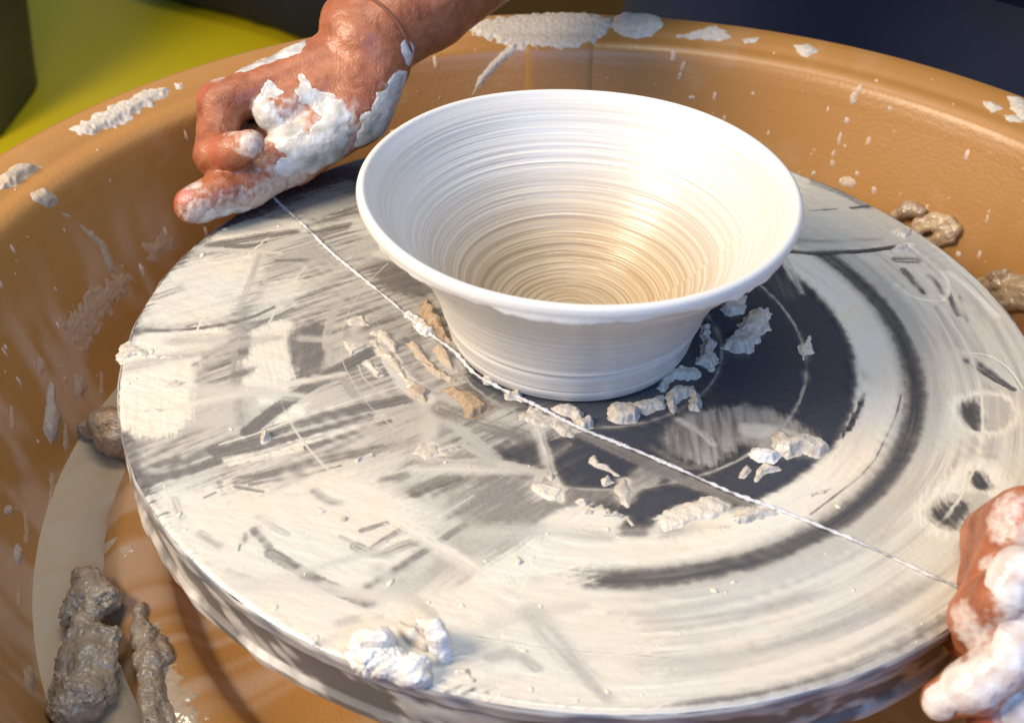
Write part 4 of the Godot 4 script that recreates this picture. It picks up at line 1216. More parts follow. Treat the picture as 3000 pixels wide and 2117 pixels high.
	fill([98.5, 12, 99.5, 17, 97.5, 22.5], 0.03, 0.8, 0.5, 1.77, 0)
	fill([98, 23.5, 94, 37.5, 84.5, 52, 83.5, 50.5, 91, 37.5], 0.02, 0.6, 0.6, 1.77, 0)
	lay([109.5, 27, 105, 39, 100, 48.5, 90.5, 66, 75, 81, 67, 88.5], 0.7, 0.25, 0.4, 0.2, 0)
	# circles scribed in the wheel head, with slip caught in them
	ring(49.2, 50.4, -60, 170, 0.42, 0.6, 0.15)
	ring(79.3, 80.5, -60, 112, 0.5, 0.6, 0.15)
	lay([-63.5, 55.5, -76, 41, -84, 25.5, -87.5, 16, -89.5, 3.5, -89, -12, -84.5, -31, -77, -47], 0.6, 0.6, 0.4, 0.1, 0)
	ring(139.5, 140.6, -20, 42, 1.05, 0.6, 0.1)
	ring(112.2, 113.1, 134, 158, 0.75, 0.5, 0.1)
	ring(116.2, 117.1, 172, 207, 0.75, 0.5, 0.1)
	ring(141.5, 142.4, 163, 208, 0.9, 0.5, 0.1)
	lay([-4.5, 51.5, 18, 67, 41, 80.5, 49, 84.5], 7.0, 0.3, 0.5, 0.2, 0)


# ---------------------------------------------------------------- bowl

const BOWL := Vector2(-5.5, -6.6)


func build_bowl() -> void:
	var bowl := thing("bowl", "wheel-thrown wet white clay bowl with a flared rim and throwing rings", "bowl", Vector3(BOWL.x, 0, BOWL.y) * S)
	var pts := [[40, 0.35], [43.3, 0.4], [44.4, 2.2], [45.2, 5], [46.2, 9.5], [47.7, 15], [49.7, 21], [52.2, 27], [55.6, 33.5], [59.8, 39.6], [64.4, 45], [68.4, 49.5], [71.0, 53.0], [73.0, 55.4], [74.9, 57.0], [75.6, 59.0], [75.2, 60.7], [74.0, 61.5], [72.9, 61.3], [71.8, 60.0], [68.6, 56.2], [63.2, 48.2], [57, 40.6], [50, 32.6], [42.5, 24.6], [35, 17.6], [28, 12.4], [21, 9.2], [12, 7.6], [4, 7.9], [0.4, 8.2]]
	var c := Curve2D.new()
	c.bake_interval = 0.36
	for i in pts.size():
		var a := Vector2(pts[maxi(i - 1, 0)][0], pts[maxi(i - 1, 0)][1])
		var b := Vector2(pts[mini(i + 1, pts.size() - 1)][0], pts[mini(i + 1, pts.size() - 1)][1])
		var p := Vector2(pts[i][0], pts[i][1])
		var t := (b - a).normalized()
		c.add_point(p, -t * (p - a).length() / 3.0, t * (b - p).length() / 3.0)
	var line := c.get_baked_points()
	var top := 0
	for i in line.size():
		if line[i].y > line[top].y:
			top = i
	var n1 := noise(0.75, 41, 2)
	var n2 := noise(0.16, 42, 2)
	var n3 := noise(0.05, 43, 3)
	var burr := noise(0.02, 44, 3)
	var cols := 240
	var v := func(i: int, j: int) -> Vector3:
		var th := TAU * j / cols
		var p := line[i]
		var t := (line[mini(i + 1, line.size() - 1)] - line[maxi(i - 1, 0)]).normalized()
		var nrm := Vector2(t.y, -t.x)
		var s := i * 0.36 + th * 0.22      # rings climb a little as a spiral
		var q := Vector2(cos(th), sin(th))
		var d := 0.0
		if i > top + 6:
			var deep := smoothstep(top + 6.0, top + 60.0, i)
			var calm := 0.55 + 0.45 * n3.get_noise_2d(i * 0.5, 3.0)
			d = (0.07 + 0.42 * deep) * calm * n1.get_noise_2d(s * 0.95, q.x * 0.9) + (0.06 + 0.12 * deep) * n2.get_noise_2d(s * 1.4, q.y * 1.4 + 20.0)
			d *= smoothstep(0.0, 12.0, p.x)
		elif i < top - 14:
			d = 0.04 * n1.get_noise_2d(s * 0.8 + 70.0, q.x * 1.5) + 0.10 * n2.get_noise_2d(s + 40.0, q.y) 
			d += -0.5 * exp(-pow((p.y - 13.2 - q.x * 0.9) / 0.7, 2.0)) + 0.35 * exp(-pow((p.y - 15.0 - q.x * 0.9) / 0.8, 2.0)) - 0.35 * exp(-pow((p.y - 5.4) / 0.45, 2.0))
		else:
			d = 0.08 * n3.get_noise_2d(s, q.x * 3.0)
		# torn lip hanging under the rim
		if i < top:
			var lip := exp(-pow((p.y - 56.2) / 1.0, 2.0))
			var tear := burr.get_noise_2d(q.x * 75.0, q.y * 75.0) + 0.5 * burr.get_noise_2d(q.x * 420.0, q.y * 420.0)
			d += lip * clampf(tear * 2.0 + 1.1 * smoothstep(0.1, 0.9, q.y) - 0.2, -0.1, 1.7)
		var r := p.x + nrm.x * d * 1.0
		var y := p.y + nrm.y * d
		var high := smoothstep(10.0, 60.0, y)
		r *= 1.0 + 0.004 * high * sin(2.0 * th + 0.6)
		y += high * 0.35 * sin(th * 2.0 + 2.0) + high * 0.2 * sin(th * 5.0)
		return Vector3(r * q.x, y, r * q.y) * S
	var tint := noise(0.35, 46, 3)
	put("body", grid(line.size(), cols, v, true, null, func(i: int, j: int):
		var th := TAU * j / cols
		var k := clampf(0.5 + 1.3 * tint.get_noise_2d((i * 0.36 + th * 0.22) * 1.6, cos(th) * 0.8), 0.0, 1.0)
		var dry := smoothstep(top + 30.0, top + 5.0, i) * smoothstep(top - 50.0, top - 20.0, i)
		# warm light bouncing inside the bowl is painted in: browner towards its floor
		var wet := smoothstep(top + 60.0, top + 200.0, i)  # weight of that painted warmth, growing down the inside
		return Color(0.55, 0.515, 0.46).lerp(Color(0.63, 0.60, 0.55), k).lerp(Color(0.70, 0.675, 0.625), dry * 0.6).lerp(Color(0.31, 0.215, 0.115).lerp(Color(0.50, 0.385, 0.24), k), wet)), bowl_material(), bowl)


func bowl_material() -> StandardMaterial3D:
	var m: StandardMaterial3D = mats.bowl_clay
	relief(m, bump_texture(0.05, 47), 0.008, 70.0)
	m.clearcoat_enabled = true
	m.clearcoat = 0.3
	m.clearcoat_roughness = 0.16
	return m


# ---------------------------------------------------------------- wire

func build_wire() -> void:
	var wire := thing("cutting_wire", "twisted clay-coated cutting wire stretched across the wheel under the bowl", "cutting wire")
	var pts := []
	for q in WIRE:
		pts.append(Vector3(q[0], q[1], q[2]) * S)
	var path := spline(pts, 0.0005)
	var lump := noise(0.09, 61, 3)
	var rag := noise(0.5, 62, 3)
	var thick := func(i: int) -> float: return clampf(0.35 + 1.7 * lump.get_noise_1d(i * 0.22) + 0.5 * smoothstep(0.0, 300.0, i) * smoothstep(1.0, 0.72, float(i) / path.size()), 0.0, 1.0)
	put("clay_sheath", tube(path, func(i: int, t: float):
		var k: float = thick.call(i)
		return (0.38 + k * (0.27 + 0.5 * rag.get_noise_2d(i * 0.22, t * 1.2)) + 0.09 * cos(t * 2.0 - i * 0.55)) * S
	, 10, func(i: int, t: float):
		var k := 0.5 + 0.5 * rag.get_noise_2d(i * 0.4, t * 2.0)
		return Color(0.17, 0.175, 0.205).lerp(Color(0.55, 0.54, 0.54), smoothstep(0.0, 0.6, float(thick.call(i)) * 0.6 + k * 0.5))), mats.wire_coat, wire)


# ---------------------------------------------------------------- person

func limb(parts: Array, cell: float, blend: float, amp: float, sd: int) -> Dictionary:
	return nets(parts, cell, blend, noise(0.22, sd, 3), amp)


func blobs(list: Array, n: FastNoiseLite, wild: float) -> Callable:
	return func(p: Vector3) -> float:
		var best := -9.0
		for b in list:
			var d := Vector3(b[0], b[1], b[2]).distance_to(p)
			best = maxf(best, 1.0 - d / float(b[3]))
		if best < -1.5:
			return -1.0
		return clampf(best * 1.6 + n.get_noise_3dv(p) * wild, -1.0, 1.0)


func skin_mesh(body: Dictionary, film: Callable, red: Array) -> ArrayMesh:
	var n := noise(0.06, 71, 4)
	var f := noise(0.35, 72, 3)
	var c := PackedColorArray()
	for p in body.v:
		var k := 0.5 + 1.2 * n.get_noise_3dv(p) + 0.35 * f.get_noise_3dv(p * 0.8)
		var s := Color(0.25, 0.075, 0.03).lerp(Color(0.38, 0.135, 0.062), k)
		for r in red:
			var d: float = clampf(1.0 - Vector3(r[0], r[1], r[2]).distance_to(p) / float(r[3]), 0.0, 1.0)
			s = s.lerp(Color(0.46, 0.09, 0.06), d * 0.8)
		var m: float = clampf(float(film.call(p)) * 1.4, 0.0, 1.0)
		m = clampf(m * (0.75 + 0.7 * f.get_noise_3dv(p)), 0.0, 0.92)
		c.append(s.lerp(Color(0.55, 0.485, 0.43), m))
	return to_mesh(scaled(body.v), body.n, body.idx, c)


func clay_tone(white: Color, shade: Color, sd: int) -> Callable:
	var n := noise(0.12, sd, 4)
	return func(p: Vector3, _m: float) -> Color: return white.lerp(shade, clampf(0.45 + 1.1 * n.get_noise_3dv(p), 0.0, 1.0))


func build_person() -> void:
	var person := thing("person", "seated potter pulling a wire with two clay-smeared bare hands", "person")
	var ragged := noise(0.075, 75, 3)
	var fine := noise(0.3, 76, 3)
	# bare hand on the far side of the wheel and its forearm
	var far_hand := limb(FAR_HAND, 1.05, 3.2, 0.3, 73)
	put("far_hand", skin_mesh(far_hand, blobs(FAR_FILM, fine, 0.9), FAR_RED), mats.skin, person)
	put("clay_on_hand", coat(far_hand, blobs(FAR_CLAY, ragged, 0.7), 0.8, clay_tone(Color(0.62, 0.59, 0.545), Color(0.36, 0.335, 0.30), 77)), mats.slip, person)
	put("thumb_nail", coat(far_hand, blobs(FAR_NAIL, fine, 0.1), 0.3, func(_p: Vector3, _m: float) -> Color: return Color(0.46, 0.17, 0.13)), mats.skin, person)
	var near_hand := limb(NEAR_HAND, 0.9, 2.6, 0.25, 74)
	put("near_hand", skin_mesh(near_hand, blobs(NEAR_FILM, fine, 0.9), NEAR_RED), mats.skin, person)
	put("clay_on_hand", coat(near_hand, blobs(NEAR_CLAY, noise(0.05, 81, 3), 0.5), 0.45, clay_tone(Color(0.66, 0.61, 0.56), Color(0.50, 0.40, 0.35), 78)), mats.slip, person)
	# sleeves and shirt, above the frame
	var shirt := nets([[12, 95, -300, 62, 385, -560, 52, 70], [360, 130, -110, 390, 385, -540, 52, 70], [62, 385, -560, 390, 385, -540, 75, 75], [130, 60, -640, 150, 340, -600, 120, 130], [310, 60, -640, 300, 340, -590, 120, 130]], 16.0, 60.0, noise(0.015, 79), 6.0)
	put("shirt", to_mesh(scaled(shirt.v), shirt.n, shirt.idx), mats.black_cloth, person)
	var jeans := nets([[150, -110, -505, 470, -105, -150, 96, 84], [190, -60, -640, 150, -110, -505, 125, 100], [290, -60, -650, 240, -60, -640, 130, 130], [470, -105, -150, 500, -440, -170, 80, 55], [330, -90, -700, 500, -95, -420, 110, 84], [500, -95, -420, 540, -440, -330, 80, 55]], 9.0, 45.0, noise(0.03, 80), 3.0)
	put("jeans", to_mesh(scaled(jeans.v), jeans.n, jeans.idx), mats.denim, person)
	var loop := PackedVector3Array()
	for i in 49:
		var t := TAU * i / 48.0
		loop.append((STRING_AT + (STRING_U * cos(t) + STRING_V * sin(t)) * (STRING_R + 0.6 * sin(t * 3.0))) * S)
	put("string_bracelet", tube(loop, func(i: int, t: float): return (0.75 + 0.2 * cos(t * 2.0 - i * 1.4)) * S, 8), mats.bracelet, person)
	tag(person.get_child(-1), "thin red-brown string tied round the wrist")


# ---------------------------------------------------------------- lumps in the pan, scraps on the wheel

func torn(freq: float, sd: int) -> FastNoiseLite:
	var n := noise(freq, sd, 3)
	n.fractal_gain = 0.5
	n.domain_warp_enabled = true
	n.domain_warp_amplitude = 14.0
	n.domain_warp_frequency = 0.05
	return n


func lump(called: String, label: String, bones: Array, cell: float, blend: float, freq: float, amp: float, tone: Color, tone2: Color, group := "", material := "wet_lump", category := "clay") -> void:
	var n := torn(freq, int(bones[0][0]) + 900)
	var d := nets(bones, cell, blend, n, absf(amp), amp < 0.0)
	var tn := noise(0.1, 91, 4)
	var c := PackedColorArray()
	for p in d.v:
		c.append(tone.lerp(tone2, clampf(0.5 + tn.get_noise_3dv(p), 0.0, 1.0)))
	tag(put(called, to_mesh(scaled(d.v), d.n, d.idx, c), mats[material]), label, category, group)


func scrap(called: String, label: String, category: String, flat: Array, thick: float, edge: float, ragged: float, lumpy: float, material: String, tone: Color, tone2: Color, group := "") -> void:
	var o := poly(flat)
	tag(put(called, patch(o, 0.32, thick * 0.85, edge, ragged, lumpy, int(absf(o[0].x * 31.0 + o[0].y * 17.0)), on_wheel, tone, tone2), mats[material]), label, category, group)


func build_lumps() -> void:
	lump("clay_chunk", "large torn grey-brown clay chunk lying in slip at bottom left of the pan", [[-177.2, -68, 62.6, -170.4, -65, 71.1, 5, 6], [-171.1, -64, 73.1, -163.1, -62, 76.5, 6, 4.5], [-174.7, -66, 72.4, -176, -68, 79.6, 5, 5], [-169.2, -64, 79.9, -169.3, -66, 100.6, 5, 5.5], [-171.4, -66, 81.1, -163.1, -63, 102.8, 4, 5], [-170.5, -67, 97.1, -168.9, -69, 115.7, 5, 5], [-162.8, -64, 102, -161.1, -65, 115.9, 5.5, 6], [-163.6, -64, 92.9, -158.5, -64, 104.5, 4.5, 4], [-157.8, -62, 93, -156.8, -64, 104.4, 2.2, 3], [-158.5, -65, 102.8, -157.2, -68, 111.7, 4, 5], [-166, -64, 115.2, -164.5, -66, 121.1, 6, 6], [-160.6, -62, 115.6, -159.3, -67, 118.5, 4.5, 5]], 0.8, 2.2, 0.075, 2.6, GREY_CLAY, DARK_CLAY)
	lump("clay_chunk", "narrow pointed grey-brown clay strip lying in slip beside the large chunk", [[-153.7, -66, 77, -151.7, -67, 86.1, 2.4, 3.2], [-151, -66, 87, -143.6, -66, 105.8, 3.4, 3.8], [-147.8, -65, 88.6, -142.7, -64, 101.2, 2.4, 3], [-143.6, -66, 105.8, -137.2, -67, 125.1, 3.4, 4], [-142.6, -68, 102.4, -133.1, -70, 122.7, 3.4, 4.5], [-143, -66, 92.3, -139.7, -66, 98.5, 3.2, 3.4], [-153.4, -71, 70, -150.1, -71, 78.8, 2, 2.6]], 0.8, 1.8, 0.09, 1.7, GREY_CLAY, DARK_CLAY)
	lump("clay_chunk", "rounded brown clay lump half hidden behind the left edge of the wheel", [[-192.2, -64, -18.4, -183.9, -62, -11.8, 7, 8], [-190.9, -68, -14.4, -184.4, -66, -11.1, 6, 7], [-202.8, -70, -22.3, -199.5, -70, -21.7, 3, 3.4]], 1, 3, 0.07, 2.4, TAN_CLAY, BROWN_CLAY)
	lump("clay_curl", "glossy folded tan clay curl lying just behind the right edge of the wheel", [[169.2, -49.8, -163.1, 171.6, -42.6, -164.2, 2.3, 2.5], [171.6, -42.6, -164.2, 176.9, -37.8, -161.2, 2.3, 2.5], [176.9, -37.8, -161.2, 182.7, -35.9, -156.1, 2.3, 2.5], [182.7, -35.9, -156.1, 185.5, -38.8, -151.7, 2.3, 2.5], [185.5, -38.8, -151.7, 183.8, -43.1, -151.3, 2.3, 2.5], [183.8, -43.1, -151.3, 178.8, -46, -155.4, 2.3, 2.5], [170.6, -47.5, -160.8, 174.1, -42.2, -159.8, 2.2, 2.4], [174.1, -42.2, -159.8, 179.6, -39.3, -155.5, 2.2, 2.4], [179.6, -39.3, -155.5, 181.9, -40.8, -152.4, 2.2, 2.4], [181.9, -40.8, -152.4, 179.4, -43.6, -153.6, 2.2, 2.4], [175, -49.7, -158.9, 179.7, -47.7, -155.1, 2.4, 2.6], [179.7, -47.7, -155.1, 182.2, -45.8, -153.3, 2.4, 2.6]], 0.8, 1.6, 0.09, 1, Color(0.50, 0.36, 0.20), TAN_CLAY)
	lump("clay_curl", "thin brown clay scrap behind the glossy curl at the right edge of the wheel", [[162.3, -43.7, -172.6, 166, -38.6, -170.3, 3, 4], [166, -38.6, -170.3, 171.8, -37.7, -165.4, 4, 3]], 1, 2.5, 0.07, 1.6, TAN_CLAY, BROWN_CLAY)
	lump("clay_curl", "folded tan clay pile in the pan at the far right edge of the picture", [[195, -55.5, -130.7, 199.5, -49.8, -127.9, 2.4, 2.6], [199.5, -49.8, -127.9, 203.8, -46.5, -123.4, 2.4, 2.6], [203.8, -46.5, -123.4, 209.9, -43.1, -115.9, 2.4, 2.6], [196, -56.1, -126.9, 201, -50.4, -123.1, 2.6, 2.9], [201, -50.4, -123.1, 209, -45.6, -113.4, 2.6, 2.9], [199.3, -57.6, -121.9, 203.8, -52.4, -118.3, 2.8, 3.1], [203.8, -52.4, -118.3, 209.9, -48.6, -110.6, 2.8, 3.1], [201.8, -59.6, -117.3, 206.1, -54.4, -114, 3, 3.3], [206.1, -54.4, -114, 210.8, -51.2, -108.2, 3, 3.3], [198.5, -47.8, -127.3, 202.4, -44.5, -123.5, 2, 2.2]], 0.8, 1.6, 0.09, 1, Color(0.48, 0.35, 0.20), BROWN_CLAY)
	lump("wet_clay_clump", "tall white folded clay flake standing at the front edge of the wheel", [[-44.1, 1, 147.3, -45.3, 9, 145.9, 1.8, 1.6], [-42.3, 1, 149.3, -42.8, 8, 147.5, 1.8, 1.8], [-45.3, 9, 145.9, -49.7, 6, 140.9, 1.5, 1.2], [-44.4, 5, 147.1, -47.6, 4, 143.3, 1.6, 1.2], [-42.8, 8, 147.5, -44.5, 10, 145.4, 1.6, 1.4], [-43.2, 4, 147.2, -44.4, 7, 147.2, 2.4, 2]], 0.55, 2, 0.12, 1, COLD_CLAY, WHITE_CLAY, "", "slip", "clay scrap")
	lump("wet_clay_clump", "leaf-shaped wet clay flake leaning by the tall flake at the front edge", [[-55.1, 2.5, 139.4, -51.3, 3.2, 142.7, 1.1, 1.4], [-51.3, 3.2, 142.7, -47.2, 2.6, 145.2, 1.4, 1], [-53.9, 1, 140.7, -47.8, 1, 145.9, 1.3, 1.2]], 0.55, 1.6, 0.12, 0.5, WHITE_CLAY, PALE_CLAY, "", "slip", "clay scrap")
	lump("wet_clay_clump", "rounded wet clay lump at the front edge, left of the flakes", [[-64.3, 2, 146.4, -59.2, 2, 145.7, 4, 4.2], [-62.6, 4.5, 146.4, -59.3, 5, 146.6, 2.6, 2.8], [-65.7, 1, 147.7, -63.9, 1, 147.1, 2.4, 3]], 0.6, 2.5, 0.1, 1.3, WHITE_CLAY, COLD_CLAY, "", "slip", "clay scrap")
	lump("wet_clay_clump", "long knobbly heap of wet clay along the front edge of the wheel", [[-66.8, 1, 149.7, -61.5, 1.5, 150.4, 2.6, 3.4], [-61.4, 1.5, 150.9, -56.5, 2, 152.2, 3.4, 3], [-56.5, 2, 151.7, -55.5, 2, 149.6, 2.6, 2.2], [-53.6, 1.5, 153.1, -49.5, 2.5, 154.8, 3, 3.8], [-49.9, 3, 154.2, -47.8, 1.5, 156.3, 3, 2.8], [-59.7, 0.5, 152.6, -52.7, 0.5, 155.3, 2.2, 2.2], [-65, 0.4, 151.7, -59.2, 0.4, 153.5, 2, 2.2]], 0.6, 2.5, 0.11, 1.5, COLD_CLAY, WHITE_CLAY, "", "slip", "clay scrap")


func build_scraps() -> void:
	scrap("clay_scrap", "largest torn clay scrap lying on the bare dark metal right of the bowl", "clay scrap", [49.5, 3.2, 55, -5.9, 61.2, -16.9, 66.1, -22.7, 70.6, -19.8, 68.9, -9.7, 64.3, -3.4, 60.7, 4.1, 54.3, 6.6], 4.5, 2.2, 2.2, 1.1, "dry_clay", WHITE_CLAY, PALE_CLAY, "clay scraps round the foot of the bowl")
	scrap("clay_scrap", "small curled clay scrap right beneath the right side of the bowl rim", "clay scrap", [51.9, -21.9, 57.6, -27.8, 63.6, -31.7, 61, -20, 55.5, -17.8], 3.5, 1.6, 1.4, 1, "dry_clay", WHITE_CLAY, PALE_CLAY, "clay scraps round the foot of the bowl")
	scrap("clay_scrap", "narrow upright clay strip along the right of the bowl foot", "clay scrap", [43.5, -10.6, 47.2, -11.5, 45.1, -3.9, 48.4, -1.1, 45.9, 4.9, 48.1, 11.9, 44.6, 16.2, 39.9, 12.3, 42.9, 2.1], 3, 1.6, 1.6, 1, "dry_clay", WHITE_CLAY, PALE_CLAY, "clay scraps round the foot of the bowl")
	scrap("clay_scrap", "ragged clay strip at the lower right of the bowl foot", "clay scrap", [23.9, 28.1, 28.8, 18.4, 32.8, 15.4, 39.7, 15.1, 41, 20.3, 35.6, 22.4, 30.7, 21.3, 26.7, 28.7], 3, 1.6, 1.6, 1, "dry_clay", WHITE_CLAY, PALE_CLAY, "clay scraps round the foot of the bowl")
	scrap("clay_scrap", "forked crumbly clay scrap in front of the lower right of the bowl", "clay scrap", [29.3, 27.2, 36.9, 25.9, 39.5, 34.6, 38.2, 39.8, 34.8, 39.5, 35.5, 31.8, 32.1, 33, 28.6, 40.9, 26.8, 36.1], 3, 1.5, 1.6, 1.1, "dry_clay", WHITE_CLAY, PALE_CLAY, "clay scraps round the foot of the bowl")
	scrap("clay_scrap", "square torn clay chunk in front of the bowl, right of the wire", "clay scrap", [7.1, 38.4, 9, 36.5, 17.7, 40.1, 16.7, 46.7, 9.3, 47.3, 6.8, 46], 3.8, 1.8, 1.4, 1, "dry_clay", WHITE_CLAY, PALE_CLAY, "clay scraps round the foot of the bowl")
	scrap("clay_scrap", "thin broken clay ridge between the square chunk and the forked scrap", "clay scrap", [13.9, 36.2, 19.7, 34.7, 25.8, 31.7, 26.1, 38.5, 19.2, 41.6], 2.2, 1.5, 1.4, 1, "dry_clay", WHITE_CLAY, PALE_CLAY, "clay scraps round the foot of the bowl")
	scrap("clay_scrap", "pale clay flake under the front of the bowl foot", "clay scrap", [-12.3, 40.6, -6.6, 37.3, -1.8, 42.4, -1, 47.6, -4.3, 46.5, -8.3, 44.2], 3, 1.8, 1.4, 0.9, "dry_clay", WHITE_CLAY, PALE_CLAY, "clay scraps round the foot of the bowl")
	scrap("clay_scrap", "flat clay smear behind the wire in front of the bowl", "clay scrap", [-24.3, 47.5, -19.6, 40.7, -9.9, 45.5, -2.9, 52.6, -6.1, 55.2, -16.3, 50.8], 1.2, 2, 2.2, 1, "dry_clay", WHITE_CLAY, PALE_CLAY, "clay scraps round the foot of the bowl")
	scrap("clay_shaving", "broad brown curved clay shaving left of the bowl front", "clay scrap", [-52.5, 32.3, -46.1, 30.1, -39.3, 33.7, -31.7, 41.3, -37.1, 46.9, -38.7, 48.2, -41.9, 47.1, -43, 41.9, -47.4, 35.9], 3.2, 3, 1.2, 0.7, "dry_clay", TAN_CLAY, BROWN_CLAY, "clay scraps round the foot of the bowl")
	scrap("clay_shaving", "slim brown clay shaving left of the wire by the bowl", "clay scrap", [-59.7, 14.7, -55.1, 19.7, -49.9, 22.5, -46.3, 26.4, -39.4, 27.4, -47.8, 28.3, -54.8, 24.4], 2.6, 1.6, 1.2, 0.9, "dry_clay", TAN_CLAY, PALE_CLAY, "clay scraps round the foot of the bowl")
	scrap("clay_shaving", "short brown clay shaving touching the wire left of the bowl", "clay scrap", [-56, 9.1, -52.6, 5.5, -47.7, 14.1, -46.3, 22.6, -51.1, 18.7], 3.2, 2, 1.2, 0.9, "dry_clay", TAN_CLAY, PALE_CLAY, "clay scraps round the foot of the bowl")
	scrap("clay_shaving", "brown crumbly pile of shavings against the left side of the bowl foot", "clay scrap", [-61.9, -12.9, -59.4, -22, -55.7, -13.6, -52.2, -4.6, -49.1, 4.4, -52.8, 3.1, -57.5, -2.5], 6, 2.2, 2, 1.2, "dry_clay", TAN_CLAY, BROWN_CLAY, "clay scraps round the foot of the bowl")
	scrap("wet_clay_clump", "wet white clay clump on the wire left of the bowl", "clay scrap", [-68.6, -13.2, -63.6, -12.2, -57.6, -6.1, -54.3, 0.3, -58.1, 1.9, -63.9, -5.2], 3.8, 2.2, 1.6, 1, "slip", COLD_CLAY, PALE_CLAY, "clay scraps round the foot of the bowl")
	scrap("clay_crumb", "pale crumb on the wire at the lower left of the bowl foot", "clay scrap", [-36.8, 24.3, -31.4, 24, -31.9, 28.3, -36.2, 28.5], 3, 1.4, 1, 1, "dry_clay", WHITE_CLAY, PALE_CLAY, "clay scraps round the foot of the bowl")
	scrap("clay_crumb", "grey crumb on the wire in front of the bowl foot", "clay scrap", [-28.8, 33.4, -22.9, 31.6, -22.7, 37, -27.8, 36.3], 3.4, 1.6, 1.2, 1, "dry_clay", WHITE_CLAY, PALE_CLAY, "clay scraps round the foot of the bowl")
	scrap("clay_crumb", "white torn crumb stuck on the wire in front of the bowl", "clay scrap", [-4.5, 47.8, 0.6, 44.5, 1.3, 49.9, -2.9, 52.6], 3, 1.2, 1.4, 1.1, "dry_clay", WHITE_CLAY, PALE_CLAY, "clay scraps round the foot of the bowl")
	scrap("wet_clay_clump", "thick wet white clay dollop at the right of the dark metal patch", "clay scrap", [60.2, 52, 64, 47.9, 66.9, 52.4, 74.2, 51, 78.6, 53.2, 79.9, 57.9, 75.5, 61.9, 69.6, 59.8, 64.5, 62.4, 60.5, 57.9], 5, 3, 1.2, 0.7, "slip", WHITE_CLAY, PALE_CLAY)
	scrap("wet_clay_clump", "white tongue of wet clay below the thick dollop", "clay scrap", [51.4, 60.7, 54.2, 58, 60.4, 58.6, 63.3, 61.1, 59.5, 65, 54.2, 64.1], 3, 2.4, 1, 0.6, "slip", COLD_CLAY, WHITE_CLAY)
	scrap("wet_clay_clump", "forked drip of wet clay on the dark metal near the wire", "clay scrap", [53.4, 68.7, 57.6, 64.6, 58.9, 65.9, 61.5, 67.9, 56.4, 70.1, 52.7, 73.6], 1.6, 1.4, 0.8, 0.5, "slip", WHITE_CLAY, PALE_CLAY)
	scrap("wet_clay_clump", "small pointed drip of wet clay on the dark metal near the wire", "clay scrap", [47.5, 72.3, 50.6, 66.3, 51.9, 68.5, 48.9, 72.5], 1.4, 1.2, 0.5, 0.4, "slip", WHITE_CLAY, PALE_CLAY)
	scrap("clay_crumb", "star-shaped dried splash on the scribed circle right of the bowl", "clay scrap", [78.3, 0.2, 80.6, -1.4, 83.4, -6.2, 82.8, -0, 83.5, 4, 80.5, 4.8, 78.7, 8.3, 78.6, 4.6], 1, 1.2, 0.9, 0.8, "dry_clay", WHITE_CLAY, PALE_CLAY)
	scrap("clay_crumb", "curved crumb on the veiled metal left of the blob of slip", "clay scrap", [-76.1, 70.2, -74.7, 67.9, -68.6, 66, -70, 68.8, -73.7, 69.7, -74.9, 72], 2, 1.4, 0.8, 0.8, "dry_clay", WHITE_CLAY, PALE_CLAY)
	scrap("clay_crumb", "pale crumb in a wet drop on the dark band at left", "clay scrap", [-108.8, 57.3, -105.9, 56.6, -104.1, 60.8, -105.7, 62.5, -107.1, 64.1], 4, 2, 0.8, 0.8, "slip", WHITE_CLAY, PALE_CLAY)
	scrap("clay_crumb", "tan crumb in the cream slip left of the middle", "clay scrap", [-79.3, 98.3, -76.5, 94.7, -73, 96.6, -75.5, 98.8], 1.8, 1.4, 1.2, 1, "dry_clay", TAN_CLAY, WHITE_CLAY)
	scrap("clay_crumb", "shell-like crumb in the cream slip above the tan crumb", "clay scrap", [-86.4, 92.2, -83.7, 91.8, -80.6, 94.4, -83.7, 95.2], 1.6, 1.4, 0.8, 0.8, "slip", WHITE_CLAY, PALE_CLAY)
	scrap("clay_crumb", "thin curled crumb at the left edge of the smeared slip", "clay scrap", [-106.5, 111.3, -106, 108.7, -104.8, 108.1, -105, 110.5, -105.2, 112.5], 2, 1.2, 0.6, 0.6, "slip", WHITE_CLAY, PALE_CLAY)
	scrap("wet_clay_clump", "low crest of wet clay right of the heap at the front edge", "clay scrap", [-42.3, 151, -39.3, 152.4, -35.7, 152.1, -33.4, 156.1, -34.3, 157.3, -38, 154.3], 2.6, 1.8, 1.2, 0.8, "slip", WHITE_CLAY, PALE_CLAY)
	scrap("clay_crumb", "round crumbly clay button in the cream slip below the middle", "clay scrap", [-25.5, 112.1, -23.2, 109.3, -20.6, 112.3, -22.7, 114.9], 3, 1.8, 1, 1, "dry_clay", WHITE_CLAY, PALE_CLAY)
	scrap("clay_crumb", "hooked crumb at the top end of the diagonal cream smear", "clay scrap", [-5.8, 85.8, -2.2, 84.7, -0.8, 87.6, -2.4, 88.5, -4.2, 87], 2, 1.2, 1, 1, "dry_clay", WHITE_CLAY, PALE_CLAY)
	scrap("clay_crumb", "flat broken crumb below the hooked crumb", "clay scrap", [-4, 90.5, -1.7, 89, 0.6, 89.8, 0.3, 91.6, -3.3, 92.2], 1.6, 1.2, 1, 1, "dry_clay", WHITE_CLAY, PALE_CLAY)
	scrap("clay_crumb", "crumb on the dark metal left of the translucent blob", "clay scrap", [3, 75.2, 5.3, 73.6, 6.8, 76.3, 4.1, 77.6], 1.6, 1.2, 1, 1, "dry_clay", WHITE_CLAY, PALE_CLAY)
